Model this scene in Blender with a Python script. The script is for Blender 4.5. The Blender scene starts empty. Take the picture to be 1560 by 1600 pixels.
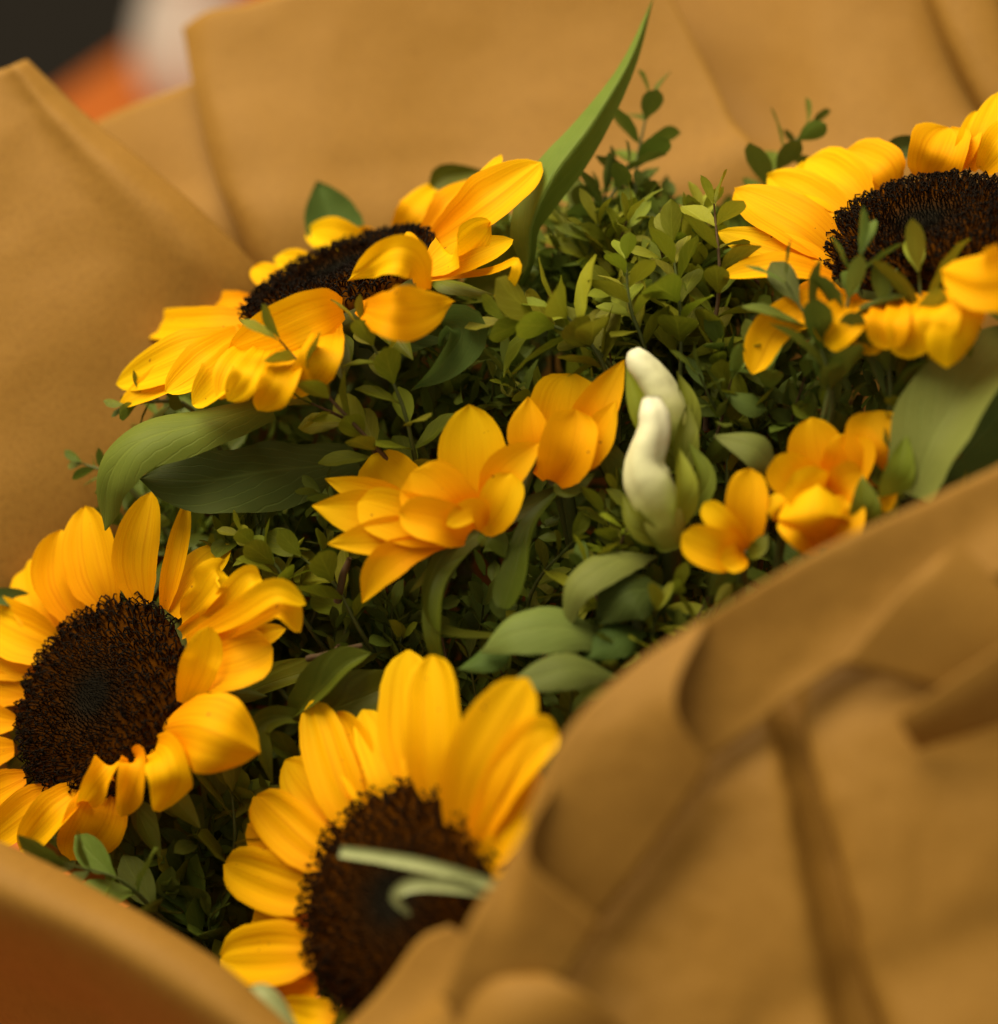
import bpy, math, random
import numpy as np
from mathutils import Vector, Matrix, noise

random.seed(11); np.random.seed(11)
rnd = random.Random(5)
S = bpy.context.scene
COL = S.collection

# ------------------------------------------------------------------ camera
PITCH = math.radians(35)
FOCUS = 72.0                                   # cm from lens to the plane of focus
FPX = 1560 * 85 / 36.0                         # focal length in photograph pixels
RX = Vector((1, 0, 0)); RY = Vector((0, math.sin(PITCH), math.cos(PITCH))); RZ = Vector((0, -math.cos(PITCH), math.sin(PITCH)))
CAM_LOC = Vector((0, 0, .42)) + RZ * FOCUS * .01
cam = bpy.data.cameras.new('camera'); camo = bpy.data.objects.new('camera', cam); COL.objects.link(camo)
camo.location = CAM_LOC; camo.rotation_euler = (math.pi / 2 - PITCH, 0, 0)
cam.sensor_fit = 'HORIZONTAL'; cam.sensor_width = 36; cam.lens = 85
cam.clip_start = .01; cam.clip_end = 50
cam.dof.use_dof = True; cam.dof.focus_distance = FOCUS * .01; cam.dof.aperture_fstop = 3.2
S.camera = camo

# ------------------------------------------------------------------ light
world = bpy.data.worlds.new('World'); S.world = world; world.use_nodes = True
bg = world.node_tree.nodes['Background']
bg.inputs[0].default_value = (1.0, .88, .62, 1); bg.inputs[1].default_value = .40
S.cycles.max_bounces = 5; S.cycles.diffuse_bounces = 3; S.cycles.glossy_bounces = 2; S.cycles.transmission_bounces = 4

def area(name, loc, target, size, power, col):
    l = bpy.data.lights.new(name, 'AREA'); l.shape = 'RECTANGLE'; l.size, l.size_y = size; l.energy = power; l.color = col
    o = bpy.data.objects.new(name, l); COL.objects.link(o); o.location = loc
    o.rotation_euler = (Vector(target) - Vector(loc)).to_track_quat('-Z', 'Y').to_euler()
    return o
area('soft_area_light', (-.50, .36, 1.66), (0, 0, .42), (1.3, 1.3), 42, (1.0, .88, .62))  # unseen broad area lamp high at the left, added as the main soft light
S.view_settings.view_transform = 'Standard'; S.view_settings.look = 'None'
S.view_settings.exposure = 0; S.view_settings.gamma = 1

# ------------------------------------------------------------------ helpers
def K(px, py, w):
    """photograph position and height w (cm) in front of the focus plane -> camera-frame point in cm"""
    d = FOCUS - w
    return Vector(((px - 780) / FPX * d, -(py - 800) / FPX * d, -d))
def W(p):
    return CAM_LOC + (RX * p.x + RY * p.y + RZ * p.z) * .01
def WD(v):
    return RX * v.x + RY * v.y + RZ * v.z
BIND = K(780, 800, 0) + Vector((6, -22, -14))          # where the stems are tied

def link(name, me, mat, parent=None):
    o = bpy.data.objects.new(name, me); COL.objects.link(o)
    if mat is not None and len(me.materials) == 0: me.materials.append(mat)
    if parent is not None: o.parent = parent
    return o
def thing(name, label, cat, loc_cam, group=None):
    o = bpy.data.objects.new(name, None); COL.objects.link(o); o.empty_display_size = .01
    o.location = W(loc_cam); o['label'] = label; o['category'] = cat
    if group: o['group'] = group
    return o
def mesh(name, verts, faces, origin, uvs=None, smooth=True):
    """verts in camera-frame cm; origin = world location of the parent"""
    me = bpy.data.meshes.new(name)
    me.from_pydata([tuple(W(Vector(v)) - origin) for v in verts], [], faces)
    if smooth: me.polygons.foreach_set('use_smooth', [True] * len(me.polygons))
    if uvs is not None:
        ul = me.uv_layers.new(name='UVMap')
        li = np.zeros(len(me.loops), dtype=np.int32); me.loops.foreach_get('vertex_index', li)
        ul.data.foreach_set('uv', np.asarray(uvs, dtype=np.float32)[li].ravel())
    me.update()
    return me
def cr(pts, t):
    """Catmull-Rom through a list of vectors, t in 0..1"""
    n = len(pts) - 1
    if n == 1: return pts[0].lerp(pts[1], t)
    x = min(max(t, 0), 1) * n; i = min(int(x), n - 1); f = x - i
    p1, p2 = pts[i], pts[i + 1]
    p0 = pts[i - 1] if i > 0 else p1 * 2 - p2
    p3 = pts[i + 2] if i + 2 <= n else p2 * 2 - p1
    return .5 * ((2 * p1) + (p2 - p0) * f + (2 * p0 - 5 * p1 + 4 * p2 - p3) * f * f + (3 * p1 - p0 - 3 * p2 + p3) * f ** 3)
def table(tab, s):
    for (a, va), (b, vb) in zip(tab, tab[1:]):
        if s <= b:
            f = (s - a) / (b - a) if b > a else 0
            f = f * f * (3 - 2 * f) if vb > va and a > 0 else f
            return va + (vb - va) * f
    return tab[-1][1]
PETAL = [(0, .40), (.12, .64), (.28, .88), (.45, 1), (.6, .99), (.74, .88), (.86, .66), (.94, .40), (.985, .16), (1, .03)]
ROUND = [(0, .42), (.12, .66), (.28, .88), (.45, .99), (.62, 1), (.78, .93), (.89, .74), (.955, .5), (.99, .25), (1, .08)]
LEAF = [(0, .08), (.06, .22), (.18, .66), (.32, .95), (.45, 1), (.6, .88), (.75, .64), (.88, .34), (.96, .12), (1, .02)]
STRAP = [(0, .5), (.15, .75), (.4, 1), (.7, .9), (.9, .5), (1, .06)]
CLAW = [(0, .22), (.15, .32), (.3, .6), (.5, .93), (.66, 1), (.8, .9), (.91, .66), (.97, .38), (1, .08)]

POINT = [(0, .25), (.15, .45), (.3, .75), (.46, .97), (.58, 1), (.7, .88), (.82, .62), (.92, .30), (.98, .09), (1, .02)]
def ribbon(pts, width, lat, prof=PETAL, cup=.16, roll=(0, 0), nseg=16, nlat=8, ridge=.022, wave=.03, seed=0, screen=False, kcam=.45, fold=0.0, edge=0.0, facev=None):
    """blade along a spline. lat = approximate sideways vector; width in px at the focus plane.
    cup: sideways curl, fold: V along the midrib, edge: frill."""
    wcm = width / (FPX / FOCUS)
    L0 = Vector(lat).normalized()
    verts, uvs = [], []
    prev = None
    for i in range(nseg + 1):
        s = i / nseg
        c = cr(pts, s)
        T = (cr(pts, min(1, s + .02)) - cr(pts, max(0, s - .02)))
        if T.length < 1e-6: T = Vector((0, 1, 0))
        T.normalize()
        L = (T.cross(facev) if facev is not None else L0 - T * L0.dot(T))
        if L.length < .15 and prev is not None: L = prev - T * prev.dot(T)
        L.normalize()
        if screen:
            V = -c.normalized()
            Lc = T.cross(V)
            if Lc.length > .1:
                Lc.normalize()
                if Lc.dot(L) < 0: Lc = -Lc
                L = (L * (1 - kcam) + Lc * kcam)
                L = (L - T * L.dot(T)).normalized()
        if prev is not None:
            if L.dot(prev) < 0 and facev is None: L = -L
            L = (L * .6 + prev * .4); L = (L - T * L.dot(T)).normalized()
        prev = L
        N = L.cross(T).normalized()
        if N.dot(-c.normalized()) < 0 and screen: N = -N
        a = math.radians(roll[0] + (roll[1] - roll[0]) * s)
        Lr = L * math.cos(a) + N * math.sin(a); Nr = N * math.cos(a) - L * math.sin(a)
        f = 1.0
        if screen:
            f = Vector((Lr.x, Lr.y)).length; f = 1 / max(f, .62)
        hw = wcm * f * table(prof, s) / 2
        amp = wcm * table(prof, s)
        for j in range(nlat + 1):
            v = -1 + 2 * j / nlat
            off = cup * amp * v * v + fold * amp * abs(v)
            off += ridge * amp * math.cos(v * math.pi * 2.6) * (.3 + .7 * s)
            off += wave * wcm * noise.noise(Vector((s * 2.2 + seed * 7.3, v * .9, seed * 1.7))) * (.2 + s) * 2
            if edge: off += edge * wcm * abs(v) ** 2 * math.sin(s * 17 + seed * 2 + v * 2)
            vv = v * (1 + .05 * noise.noise(Vector((s * 5, seed * 3.1, v))))
            p = c + Lr * (vv * hw) + Nr * off
            verts.append(p); uvs.append((j / nlat, s))
    m = nlat + 1
    faces = [(i * m + j, i * m + j + 1, (i + 1) * m + j + 1, (i + 1) * m + j) for i in range(nseg) for j in range(nlat)]
    return verts, faces, uvs
def tube(pts, radii, nside=7, nseg=12, cap=True):
    verts, faces, uvs = [], [], []
    ref = Vector((.3, .2, 1)).normalized()
    for i in range(nseg + 1):
        s = i / nseg; c = cr(pts, s)
        T = (cr(pts, min(1, s + .02)) - cr(pts, max(0, s - .02))).normalized()
        A = T.cross(ref).normalized(); B = T.cross(A)
        x = s * (len(radii) - 1); k = min(int(x), len(radii) - 2); r = radii[k] + (radii[k + 1] - radii[k]) * (x - k)
        for j in range(nside):
            a = 2 * math.pi * j / nside
            verts.append(c + A * (r * math.cos(a)) + B * (r * math.sin(a))); uvs.append((j / nside, s))
    for i in range(nseg):
        for j in range(nside):
            faces.append((i * nside + j, i * nside + (j + 1) % nside, (i + 1) * nside + (j + 1) % nside, (i + 1) * nside + j))
    if cap:
        faces.append(tuple(range(nside))); faces.append(tuple(nseg * nside + j for j in range(nside))[::-1])
    return verts, faces, uvs

# ------------------------------------------------------------------ materials
def newmat(name):
    m = bpy.data.materials.new(name); m.use_nodes = True
    nt = m.node_tree; b = nt.nodes['Principled BSDF']; out = nt.nodes['Material Output']
    return m, nt, b, out
def nd(nt, t, **kw):
    n = nt.nodes.new(t)
    for k, v in kw.items(): setattr(n, k, v)
    return n
def ramp(nt, stops):
    r = nd(nt, 'ShaderNodeValToRGB'); e = r.color_ramp.elements
    while len(e) < len(stops): e.new(.5)
    for el, (p, c) in zip(e, stops): el.position = p; el.color = (*c, 1)
    return r
def mixc(nt, blend, fac, a, b):
    m = nd(nt, 'ShaderNodeMix', data_type='RGBA', blend_type=blend)
    for sock, v in ((m.inputs[0], fac), (m.inputs[6], a), (m.inputs[7], b)):
        if hasattr(v, 'is_linked'): nt.links.new(v, sock)
        elif isinstance(v, (int, float)): sock.default_value = v
        else: sock.default_value = (*v, 1)
    return m.outputs[2]
def translucent(nt, b, out, col, fac):
    t = nd(nt, 'ShaderNodeBsdfTranslucent'); mx = nd(nt, 'ShaderNodeMixShader'); mx.inputs[0].default_value = fac
    nt.links.new(col, t.inputs[0]); nt.links.new(b.outputs[0], mx.inputs[1]); nt.links.new(t.outputs[0], mx.inputs[2]); nt.links.new(mx.outputs[0], out.inputs[0])
def petal_mat(name, base, mid, tip, trans=.28, streak=.75):
    m, nt, b, out = newmat(name)
    uv = nd(nt, 'ShaderNodeUVMap'); sep = nd(nt, 'ShaderNodeSeparateXYZ'); nt.links.new(uv.outputs[0], sep.inputs[0])
    r = ramp(nt, [(0, base), (.45, mid), (1, tip)]); nt.links.new(sep.outputs[1], r.inputs[0])
    oi = nd(nt, 'ShaderNodeObjectInfo')
    mp = nd(nt, 'ShaderNodeMapping'); mp.inputs[3].default_value = (20, .8, 1)
    ad = nd(nt, 'ShaderNodeVectorMath', operation='ADD'); nt.links.new(uv.outputs[0], ad.inputs[0]); nt.links.new(oi.outputs['Random'], ad.inputs[1])
    nt.links.new(ad.outputs[0], mp.inputs[0])
    nz = nd(nt, 'ShaderNodeTexNoise'); nz.inputs['Scale'].default_value = 1.3; nz.inputs['Detail'].default_value = 4; nt.links.new(mp.outputs[0], nz.inputs[0])
    sr = ramp(nt, [(.3, (.80, .70, .5)), (.5, (1, 1, 1)), (.72, (1.0, 1.06, 1.1))]); nt.links.new(nz.outputs[0], sr.inputs[0])
    c = mixc(nt, 'MULTIPLY', streak, r.outputs[0], sr.outputs[0])
    # each petal its own tint
    hs = nd(nt, 'ShaderNodeHueSaturation'); nt.links.new(c, hs.inputs['Color'])
    mr = nd(nt, 'ShaderNodeMapRange'); mr.inputs[3].default_value = .490; mr.inputs[4].default_value = .508; nt.links.new(oi.outputs['Random'], mr.inputs[0]); nt.links.new(mr.outputs[0], hs.inputs['Hue'])
    # small brown blemishes
    tc = nd(nt, 'ShaderNodeTexCoord'); n2 = nd(nt, 'ShaderNodeTexNoise'); n2.inputs['Scale'].default_value = 420; n2.inputs['Detail'].default_value = 1; nt.links.new(tc.outputs['Object'], n2.inputs[0])
    sp = ramp(nt, [(.775, (0, 0, 0)), (.80, (1, 1, 1))]); nt.links.new(n2.outputs[0], sp.inputs[0])
    c2 = mixc(nt, 'MIX', sp.outputs[0], hs.outputs[0], (.35, .13, .01))
    nt.links.new(c2, b.inputs['Base Color'])
    b.inputs['Roughness'].default_value = .6; b.inputs['Specular IOR Level'].default_value = .06
    bp = nd(nt, 'ShaderNodeBump'); bp.inputs['Strength'].default_value = .35; bp.inputs['Distance'].default_value = .0006
    nt.links.new(nz.outputs[0], bp.inputs['Height']); nt.links.new(bp.outputs[0], b.inputs['Normal'])
    translucent(nt, b, out, c2, trans)
    return m
def leaf_mat(name, dark, light, rough=.45, trans=.22, veins=5.0, spec=.35, huevar=.02, sheen=.0, vstr=.5):
    m, nt, b, out = newmat(name)
    uv = nd(nt, 'ShaderNodeUVMap'); sep = nd(nt, 'ShaderNodeSeparateXYZ'); nt.links.new(uv.outputs[0], sep.inputs[0])
    oi = nd(nt, 'ShaderNodeObjectInfo'); tc = nd(nt, 'ShaderNodeTexCoord')
    nz = nd(nt, 'ShaderNodeTexNoise'); nz.inputs['Scale'].default_value = 90; nz.inputs['Detail'].default_value = 5; nt.links.new(tc.outputs['Object'], nz.inputs[0])
    c = mixc(nt, 'MIX', nz.outputs[0], dark, light)
    hs = nd(nt, 'ShaderNodeHueSaturation'); nt.links.new(c, hs.inputs['Color'])
    mr = nd(nt, 'ShaderNodeMapRange'); mr.inputs[3].default_value = .5 - huevar; mr.inputs[4].default_value = .5 + huevar; nt.links.new(oi.outputs['Random'], mr.inputs[0]); nt.links.new(mr.outputs[0], hs.inputs['Hue'])
    ml = nd(nt, 'ShaderNodeMath', operation='MULTIPLY'); ml.inputs[1].default_value = 7.31; nt.links.new(oi.outputs['Random'], ml.inputs[0])
    fr = nd(nt, 'ShaderNodeMath', operation='FRACT'); nt.links.new(ml.outputs[0], fr.inputs[0])
    m2 = nd(nt, 'ShaderNodeMapRange'); m2.inputs[3].default_value = .65; m2.inputs[4].default_value = 1.35; nt.links.new(fr.outputs[0], m2.inputs[0]); nt.links.new(m2.outputs[0], hs.inputs['Value'])
    # midrib and side veins from the blade's own coordinates
    ab = nd(nt, 'ShaderNodeMath', operation='SUBTRACT'); ab.inputs[1].default_value = .5; nt.links.new(sep.outputs[0], ab.inputs[0])
    aa = nd(nt, 'ShaderNodeMath', operation='ABSOLUTE'); nt.links.new(ab.outputs[0], aa.inputs[0])
    mid = nd(nt, 'ShaderNodeMapRange'); mid.inputs[1].default_value = 0; mid.inputs[2].default_value = .035; mid.inputs[3].default_value = 1; mid.inputs[4].default_value = 0; nt.links.new(aa.outputs[0], mid.inputs[0])
    sv = nd(nt, 'ShaderNodeMath', operation='MULTIPLY_ADD'); sv.inputs[1].default_value = -1.1; nt.links.new(aa.outputs[0], sv.inputs[0]); nt.links.new(sep.outputs[1], sv.inputs[2])
    nv_ = nd(nt, 'ShaderNodeTexNoise'); nv_.inputs['Scale'].default_value = 120; nt.links.new(tc.outputs['Object'], nv_.inputs[0])
    sw_ = nd(nt, 'ShaderNodeMath', operation='MULTIPLY_ADD'); sw_.inputs[1].default_value = .16; nt.links.new(nv_.outputs[0], sw_.inputs[0]); nt.links.new(sv.outputs[0], sw_.inputs[2])
    sm = nd(nt, 'ShaderNodeMath', operation='MULTIPLY'); sm.inputs[1].default_value = veins * 6.283; nt.links.new(sw_.outputs[0], sm.inputs[0])
    ss = nd(nt, 'ShaderNodeMath', operation='SINE'); nt.links.new(sm.outputs[0], ss.inputs[0])
    st = nd(nt, 'ShaderNodeMapRange'); st.inputs[1].default_value = .86; st.inputs[2].default_value = 1; st.inputs[3].default_value = 0; st.inputs[4].default_value = .7; nt.links.new(ss.outputs[0], st.inputs[0])
    mx = nd(nt, 'ShaderNodeMath', operation='MAXIMUM'); nt.links.new(mid.outputs[0], mx.inputs[0]); nt.links.new(st.outputs[0], mx.inputs[1])
    vf = nd(nt, 'ShaderNodeMath', operation='MULTIPLY'); vf.inputs[1].default_value = vstr; nt.links.new(mx.outputs[0], vf.inputs[0])
    c2 = mixc(nt, 'MIX', vf.outputs[0], hs.outputs[0], tuple(min(1, x * 1.5 + .01) for x in light))
    nt.links.new(c2, b.inputs['Base Color'])
    b.inputs['Roughness'].default_value = rough; b.inputs['Specular IOR Level'].default_value = spec
    if sheen: b.inputs['Sheen Weight'].default_value = sheen; b.inputs['Sheen Roughness'].default_value = .35; b.inputs['Sheen Tint'].default_value = (.8, .9, .6, 1)
    sb = nd(nt, 'ShaderNodeMath', operation='MULTIPLY_ADD'); sb.inputs[1].default_value = -.7; nt.links.new(mx.outputs[0], sb.inputs[0]); nt.links.new(nz.outputs[0], sb.inputs[2])
    bp = nd(nt, 'ShaderNodeBump'); bp.inputs['Strength'].default_value = .4; bp.inputs['Distance'].default_value = .0006; nt.links.new(sb.outputs[0], bp.inputs['Height']); nt.links.new(bp.outputs[0], b.inputs['Normal'])
    translucent(nt, b, out, c2, trans)
    return m
def plain(name, a, bcol, rough=.7, scale=200, spec=.3, uvramp=None):
    m, nt, b, out = newmat(name)
    tc = nd(nt, 'ShaderNodeTexCoord'); nz = nd(nt, 'ShaderNodeTexNoise'); nz.inputs['Scale'].default_value = scale; nz.inputs['Detail'].default_value = 5
    nt.links.new(tc.outputs['Object'], nz.inputs[0])
    if uvramp:
        uv = nd(nt, 'ShaderNodeUVMap'); sep = nd(nt, 'ShaderNodeSeparateXYZ'); nt.links.new(uv.outputs[0], sep.inputs[0])
        r = ramp(nt, uvramp); nt.links.new(sep.outputs[1], r.inputs[0])
        c = mixc(nt, 'MULTIPLY', .5, r.outputs[0], nz.outputs[0]); 
        c = r.outputs[0]
    else:
        c = mixc(nt, 'MIX', nz.outputs[0], a, bcol)
    nt.links.new(c, b.inputs['Base Color'])
    b.inputs['Roughness'].default_value = rough; b.inputs['Specular IOR Level'].default_value = spec
    bp = nd(nt, 'ShaderNodeBump'); bp.inputs['Strength'].default_value = .3; bp.inputs['Distance'].default_value = .0008; nt.links.new(nz.outputs[0], bp.inputs['Height']); nt.links.new(bp.outputs[0], b.inputs['Normal'])
    return m
def paper_mat():
    m, nt, b, out = newmat('kraft_paper')
    tc = nd(nt, 'ShaderNodeTexCoord')
    n1 = nd(nt, 'ShaderNodeTexNoise'); n1.inputs['Scale'].default_value = 11; n1.inputs['Detail'].default_value = 7; n1.inputs['Roughness'].default_value = .62; nt.links.new(tc.outputs['Object'], n1.inputs[0])
    mp = nd(nt, 'ShaderNodeMapping'); mp.inputs[3].default_value = (1, 1, .25); nt.links.new(tc.outputs['Object'], mp.inputs[0])
    n2 = nd(nt, 'ShaderNodeTexNoise'); n2.inputs['Scale'].default_value = 700; n2.inputs['Detail'].default_value = 6; n2.inputs['Roughness'].default_value = .7; nt.links.new(mp.outputs[0], n2.inputs[0])
    c = mixc(nt, 'MIX', n1.outputs[0], (.325, .162, .027), (.38, .194, .036))
    fr = ramp(nt, [(.25, (.72, .66, .6)), (.5, (1, 1, 1)), (.75, (1.12, 1.12, 1.1))]); nt.links.new(n2.outputs[0], fr.inputs[0])
    c = mixc(nt, 'MULTIPLY', .7, c, fr.outputs[0])
    nt.links.new(c, b.inputs['Base Color']); b.inputs['Roughness'].default_value = .55; b.inputs['Specular IOR Level'].default_value = .14
    ad = nd(nt, 'ShaderNodeMath', operation='MULTIPLY_ADD'); ad.inputs[1].default_value = 4; nt.links.new(n1.outputs[0], ad.inputs[0]); nt.links.new(n2.outputs[0], ad.inputs[2])
    bp = nd(nt, 'ShaderNodeBump'); bp.inputs['Strength'].default_value = .25; bp.inputs['Distance'].default_value = .0008; nt.links.new(ad.outputs[0], bp.inputs['Height']); nt.links.new(bp.outputs[0], b.inputs['Normal'])
    translucent(nt, b, out, c, .2)
    return m

M_PETAL = petal_mat('sunflower_petal', (.96, .37, .001), (.97, .475, .0015), (.98, .565, .003))
M_ALST = petal_mat('alstroemeria_petal', (.94, .36, .001), (.96, .46, .002), (.98, .57, .004), trans=.3, streak=.3)
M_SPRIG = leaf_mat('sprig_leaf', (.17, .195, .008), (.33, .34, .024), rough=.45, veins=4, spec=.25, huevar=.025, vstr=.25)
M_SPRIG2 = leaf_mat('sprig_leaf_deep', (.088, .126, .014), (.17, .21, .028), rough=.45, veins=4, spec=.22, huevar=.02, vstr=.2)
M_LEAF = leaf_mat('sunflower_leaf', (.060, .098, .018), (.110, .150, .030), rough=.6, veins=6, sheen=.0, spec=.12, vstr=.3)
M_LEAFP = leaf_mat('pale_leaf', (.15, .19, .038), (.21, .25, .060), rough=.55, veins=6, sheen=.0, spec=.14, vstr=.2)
M_LEAFM = leaf_mat('mid_leaf', (.11, .145, .016), (.165, .195, .028), rough=.55, veins=6, spec=.14, vstr=.25)
M_LEAFD = leaf_mat('strap_leaf', (.09, .110, .007), (.15, .17, .012), spec=.18, rough=.5, veins=1, vstr=.1)
M_STEM = plain('green_stem', (.07, .095, .02), (.12, .13, .035), .55, 300)
M_TWIG = plain('brown_twig', (.07, .04, .018), (.14, .08, .035), .7, 500)
M_PAPER = paper_mat()
M_CALYX = plain('calyx_green', (.07, .09, .015), (.13, .13, .02), .6, 300)
M_BUD = plain('bud_white', (1, 1, 1), (1, 1, 1), .5, 200, .3, uvramp=[(0, (.25, .30, .03)), (.25, (.46, .48, .10)), (.45, (.66, .65, .36)), (1, (.78, .75, .56))])
M_BUDG = leaf_mat('bud_bract', (.20, .23, .015), (.30, .33, .03), rough=.45, veins=1, vstr=.1)
M_PALE = plain('pale_blade', (.24, .27, .10), (.34, .36, .16), .5, 300)
M_TABLE = plain('orange_table', (.50, .11, .006), (.60, .15, .010), .55, 20)
M_FLOOR = plain('dark_floor', (.020, .015, .011), (.030, .022, .016), .8, 8)
M_WHITE = plain('white_glaze', (.62, .56, .52), (.72, .66, .62), .4, 10)
def disc_mats():
    m, nt, b, out = newmat('disc_base')
    tc = nd(nt, 'ShaderNodeTexCoord'); nz = nd(nt, 'ShaderNodeTexNoise'); nz.inputs['Scale'].default_value = 650; nz.inputs['Detail'].default_value = 3; nt.links.new(tc.outputs['Object'], nz.inputs[0])
    c = mixc(nt, 'MIX', nz.outputs[0], (.015, .005, .0005), (.12, .038, .002)); uvd = nd(nt, 'ShaderNodeUVMap'); sepd = nd(nt, 'ShaderNodeSeparateXYZ'); nt.links.new(uvd.outputs[0], sepd.inputs[0])
    fd = nd(nt, 'ShaderNodeMapRange'); fd.inputs[1].default_value = .15; fd.inputs[2].default_value = .55; nt.links.new(sepd.outputs[0], fd.inputs[0])
    c = mixc(nt, 'MIX', fd.outputs[0], (.014, .011, .007), c)
    nt.links.new(c, b.inputs['Base Color']); b.inputs['Roughness'].default_value = .9; b.inputs['Specular IOR Level'].default_value = 0
    a = m
    m, nt, b, out = newmat('disc_florets')
    uv = nd(nt, 'ShaderNodeUVMap'); sep = nd(nt, 'ShaderNodeSeparateXYZ'); nt.links.new(uv.outputs[0], sep.inputs[0])
    # u = distance from the crown, v = along the floret
    r = ramp(nt, [(0, (.09, .03, .002)), (.35, (.04, .013, .0015)), (.55, (.007, .0035, .0015)), (1, (.005, .0028, .0015))]); nt.links.new(sep.outputs[1], r.inputs[0])
    r2 = ramp(nt, [(0, (.016, .014, .010)), (.24, (.010, .008, .005)), (.36, (.005, .003, .002))]); nt.links.new(sep.outputs[0], r2.inputs[0])
    f = nd(nt, 'ShaderNodeMapRange'); f.inputs[1].default_value = .22; f.inputs[2].default_value = .5; nt.links.new(sep.outputs[0], f.inputs[0])
    c = mixc(nt, 'MIX', f.outputs[0], r2.outputs[0], r.outputs[0])
    nt.links.new(c, b.inputs['Base Color']); b.inputs['Roughness'].default_value = .6; b.inputs['Specular IOR Level'].default_value = .05
    return a, m
M_DISC, M_FLORET = disc_mats()

# ------------------------------------------------------------------ the setting
def world_quad(name, pts, mat):
    me = bpy.data.meshes.new(name); me.from_pydata(pts, [], [tuple(range(len(pts)))]); o = link(name, me, mat); o['kind'] = 'structure'; return o
world_quad('floor', [(-8, -4, -.72), (8, -4, -.72), (8, 10, -.72), (-8, 10, -.72)], M_FLOOR)
def ground_hit(px, py, z=0.0):
    d = WD(K(px, py, 0).normalized()); t = (z - CAM_LOC.z) / d.z
    return CAM_LOC + d * t
# orange tabletop: the far left corner is cut by the picture's upper left
pa = ground_hit(90, 150); pb = ground_hit(240, 50)
dirv = (pb - pa).normalized()
tv = [pa - dirv * 1.1, pb + dirv * 1.6, Vector((1.8, -.9, 0)), Vector((-.7, -.9, 0))]
n = len(tv)
verts = [(p.x, p.y, 0) for p in tv] + [(p.x, p.y, -.03) for p in tv]
me = bpy.data.meshes.new('tabletop'); me.from_pydata(verts, [], [tuple(range(n))[::-1], tuple(range(n, 2 * n))] + [(i, (i + 1) % n, n + (i + 1) % n, n + i) for i in range(n)])
o = link('tabletop', me, M_TABLE); o['kind'] = 'structure'

# white pot standing on the table behind the wrap
pot_base = ground_hit(310, 150)
def lathe(name, prof, origin, mat, parent=None, nside=40):
    vs, fs = [], []
    for r, z in prof:
        for j in range(nside):
            a = 2 * math.pi * j / nside; vs.append((r * math.cos(a), r * math.sin(a), z))
    for i in range(len(prof) - 1):
        for j in range(nside): fs.append((i * nside + j, i * nside + (j + 1) % nside, (i + 1) * nside + (j + 1) % nside, (i + 1) * nside + j))
    me = bpy.data.meshes.new(name); me.from_pydata(vs, [], fs); me.polygons.foreach_set('use_smooth', [True] * len(fs))
    o = link(name, me, mat, parent)
    return o
pot = lathe('white_vase', [(.001, .002), (.040, .002), (.046, .01), (.050, .04), (.044, .07), (.032, .10), (.030, .11), (.033, .116), (.029, .117), (.026, .11), (.03, .09), (.001, .03)], None, M_WHITE)
pot.location = pot_base
pot['label'] = 'out of focus white vase behind the wrap at upper left'; pot['category'] = 'vase'

# ------------------------------------------------------------------ kraft paper wrap
wrap = thing('kraft_paper_wrap', 'brown kraft paper wrapped in overlapping sheets around the bouquet', 'wrapping paper', BIND)
def patch(name, rows, nu=40, nv=40, crinkle=.10, seed=0, label=None, thick=.022, parent=wrap, fine=.0):
    """rows of (px, py, w); Catmull-Rom in both directions"""
    R_ = [[K(*p) if not isinstance(p, Vector) else p for p in row] for row in rows]
    vs, uvs = [], []
    for i in range(nv + 1):
        line = [cr([row[0] if len(row) == 1 else cr(row, j / nu) for row in R_], i / nv) for j in range(nu + 1)]
        vs += line; uvs += [(j / nu, i / nv) for j in range(nu + 1)]
    m = nu + 1
    out = []
    for i in range(nv + 1):
        for j in range(nu + 1):
            p = vs[i * m + j]
            a = vs[i * m + min(j + 1, nu)] - vs[i * m + max(j - 1, 0)]; b = vs[min(i + 1, nv) * m + j] - vs[max(i - 1, 0) * m + j]
            N = a.cross(b)
            N = N.normalized() if N.length > 1e-9 else Vector((0, 0, 1))
            d = crinkle * (noise.noise(p * .22 + Vector((seed, 0, 0))) * 1.6 + noise.noise(p * .6 + Vector((0, seed, 0))) * .5 + (abs(noise.noise(p * 1.1 + Vector((0, 0, seed)))) - .2) * fine)
            out.append(p + N * d)
    faces = [(i * m + j, i * m + j + 1, (i + 1) * m + j + 1, (i + 1) * m + j) for i in range(nv) for j in range(nu)]
    me = mesh(name, out, faces, wrap.location, uvs)
    o = link(name, me, M_PAPER, parent)
    md = o.modifiers.new('thickness', 'SOLIDIFY'); md.thickness = thick * .01; md.offset = 0
    if label: o['label'] = label
    return o
def toward(p, f, dx=0, dy=0, dz=0):
    q = K(*p); return q.lerp(BIND, f) + Vector((dx, dy, dz))

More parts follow.
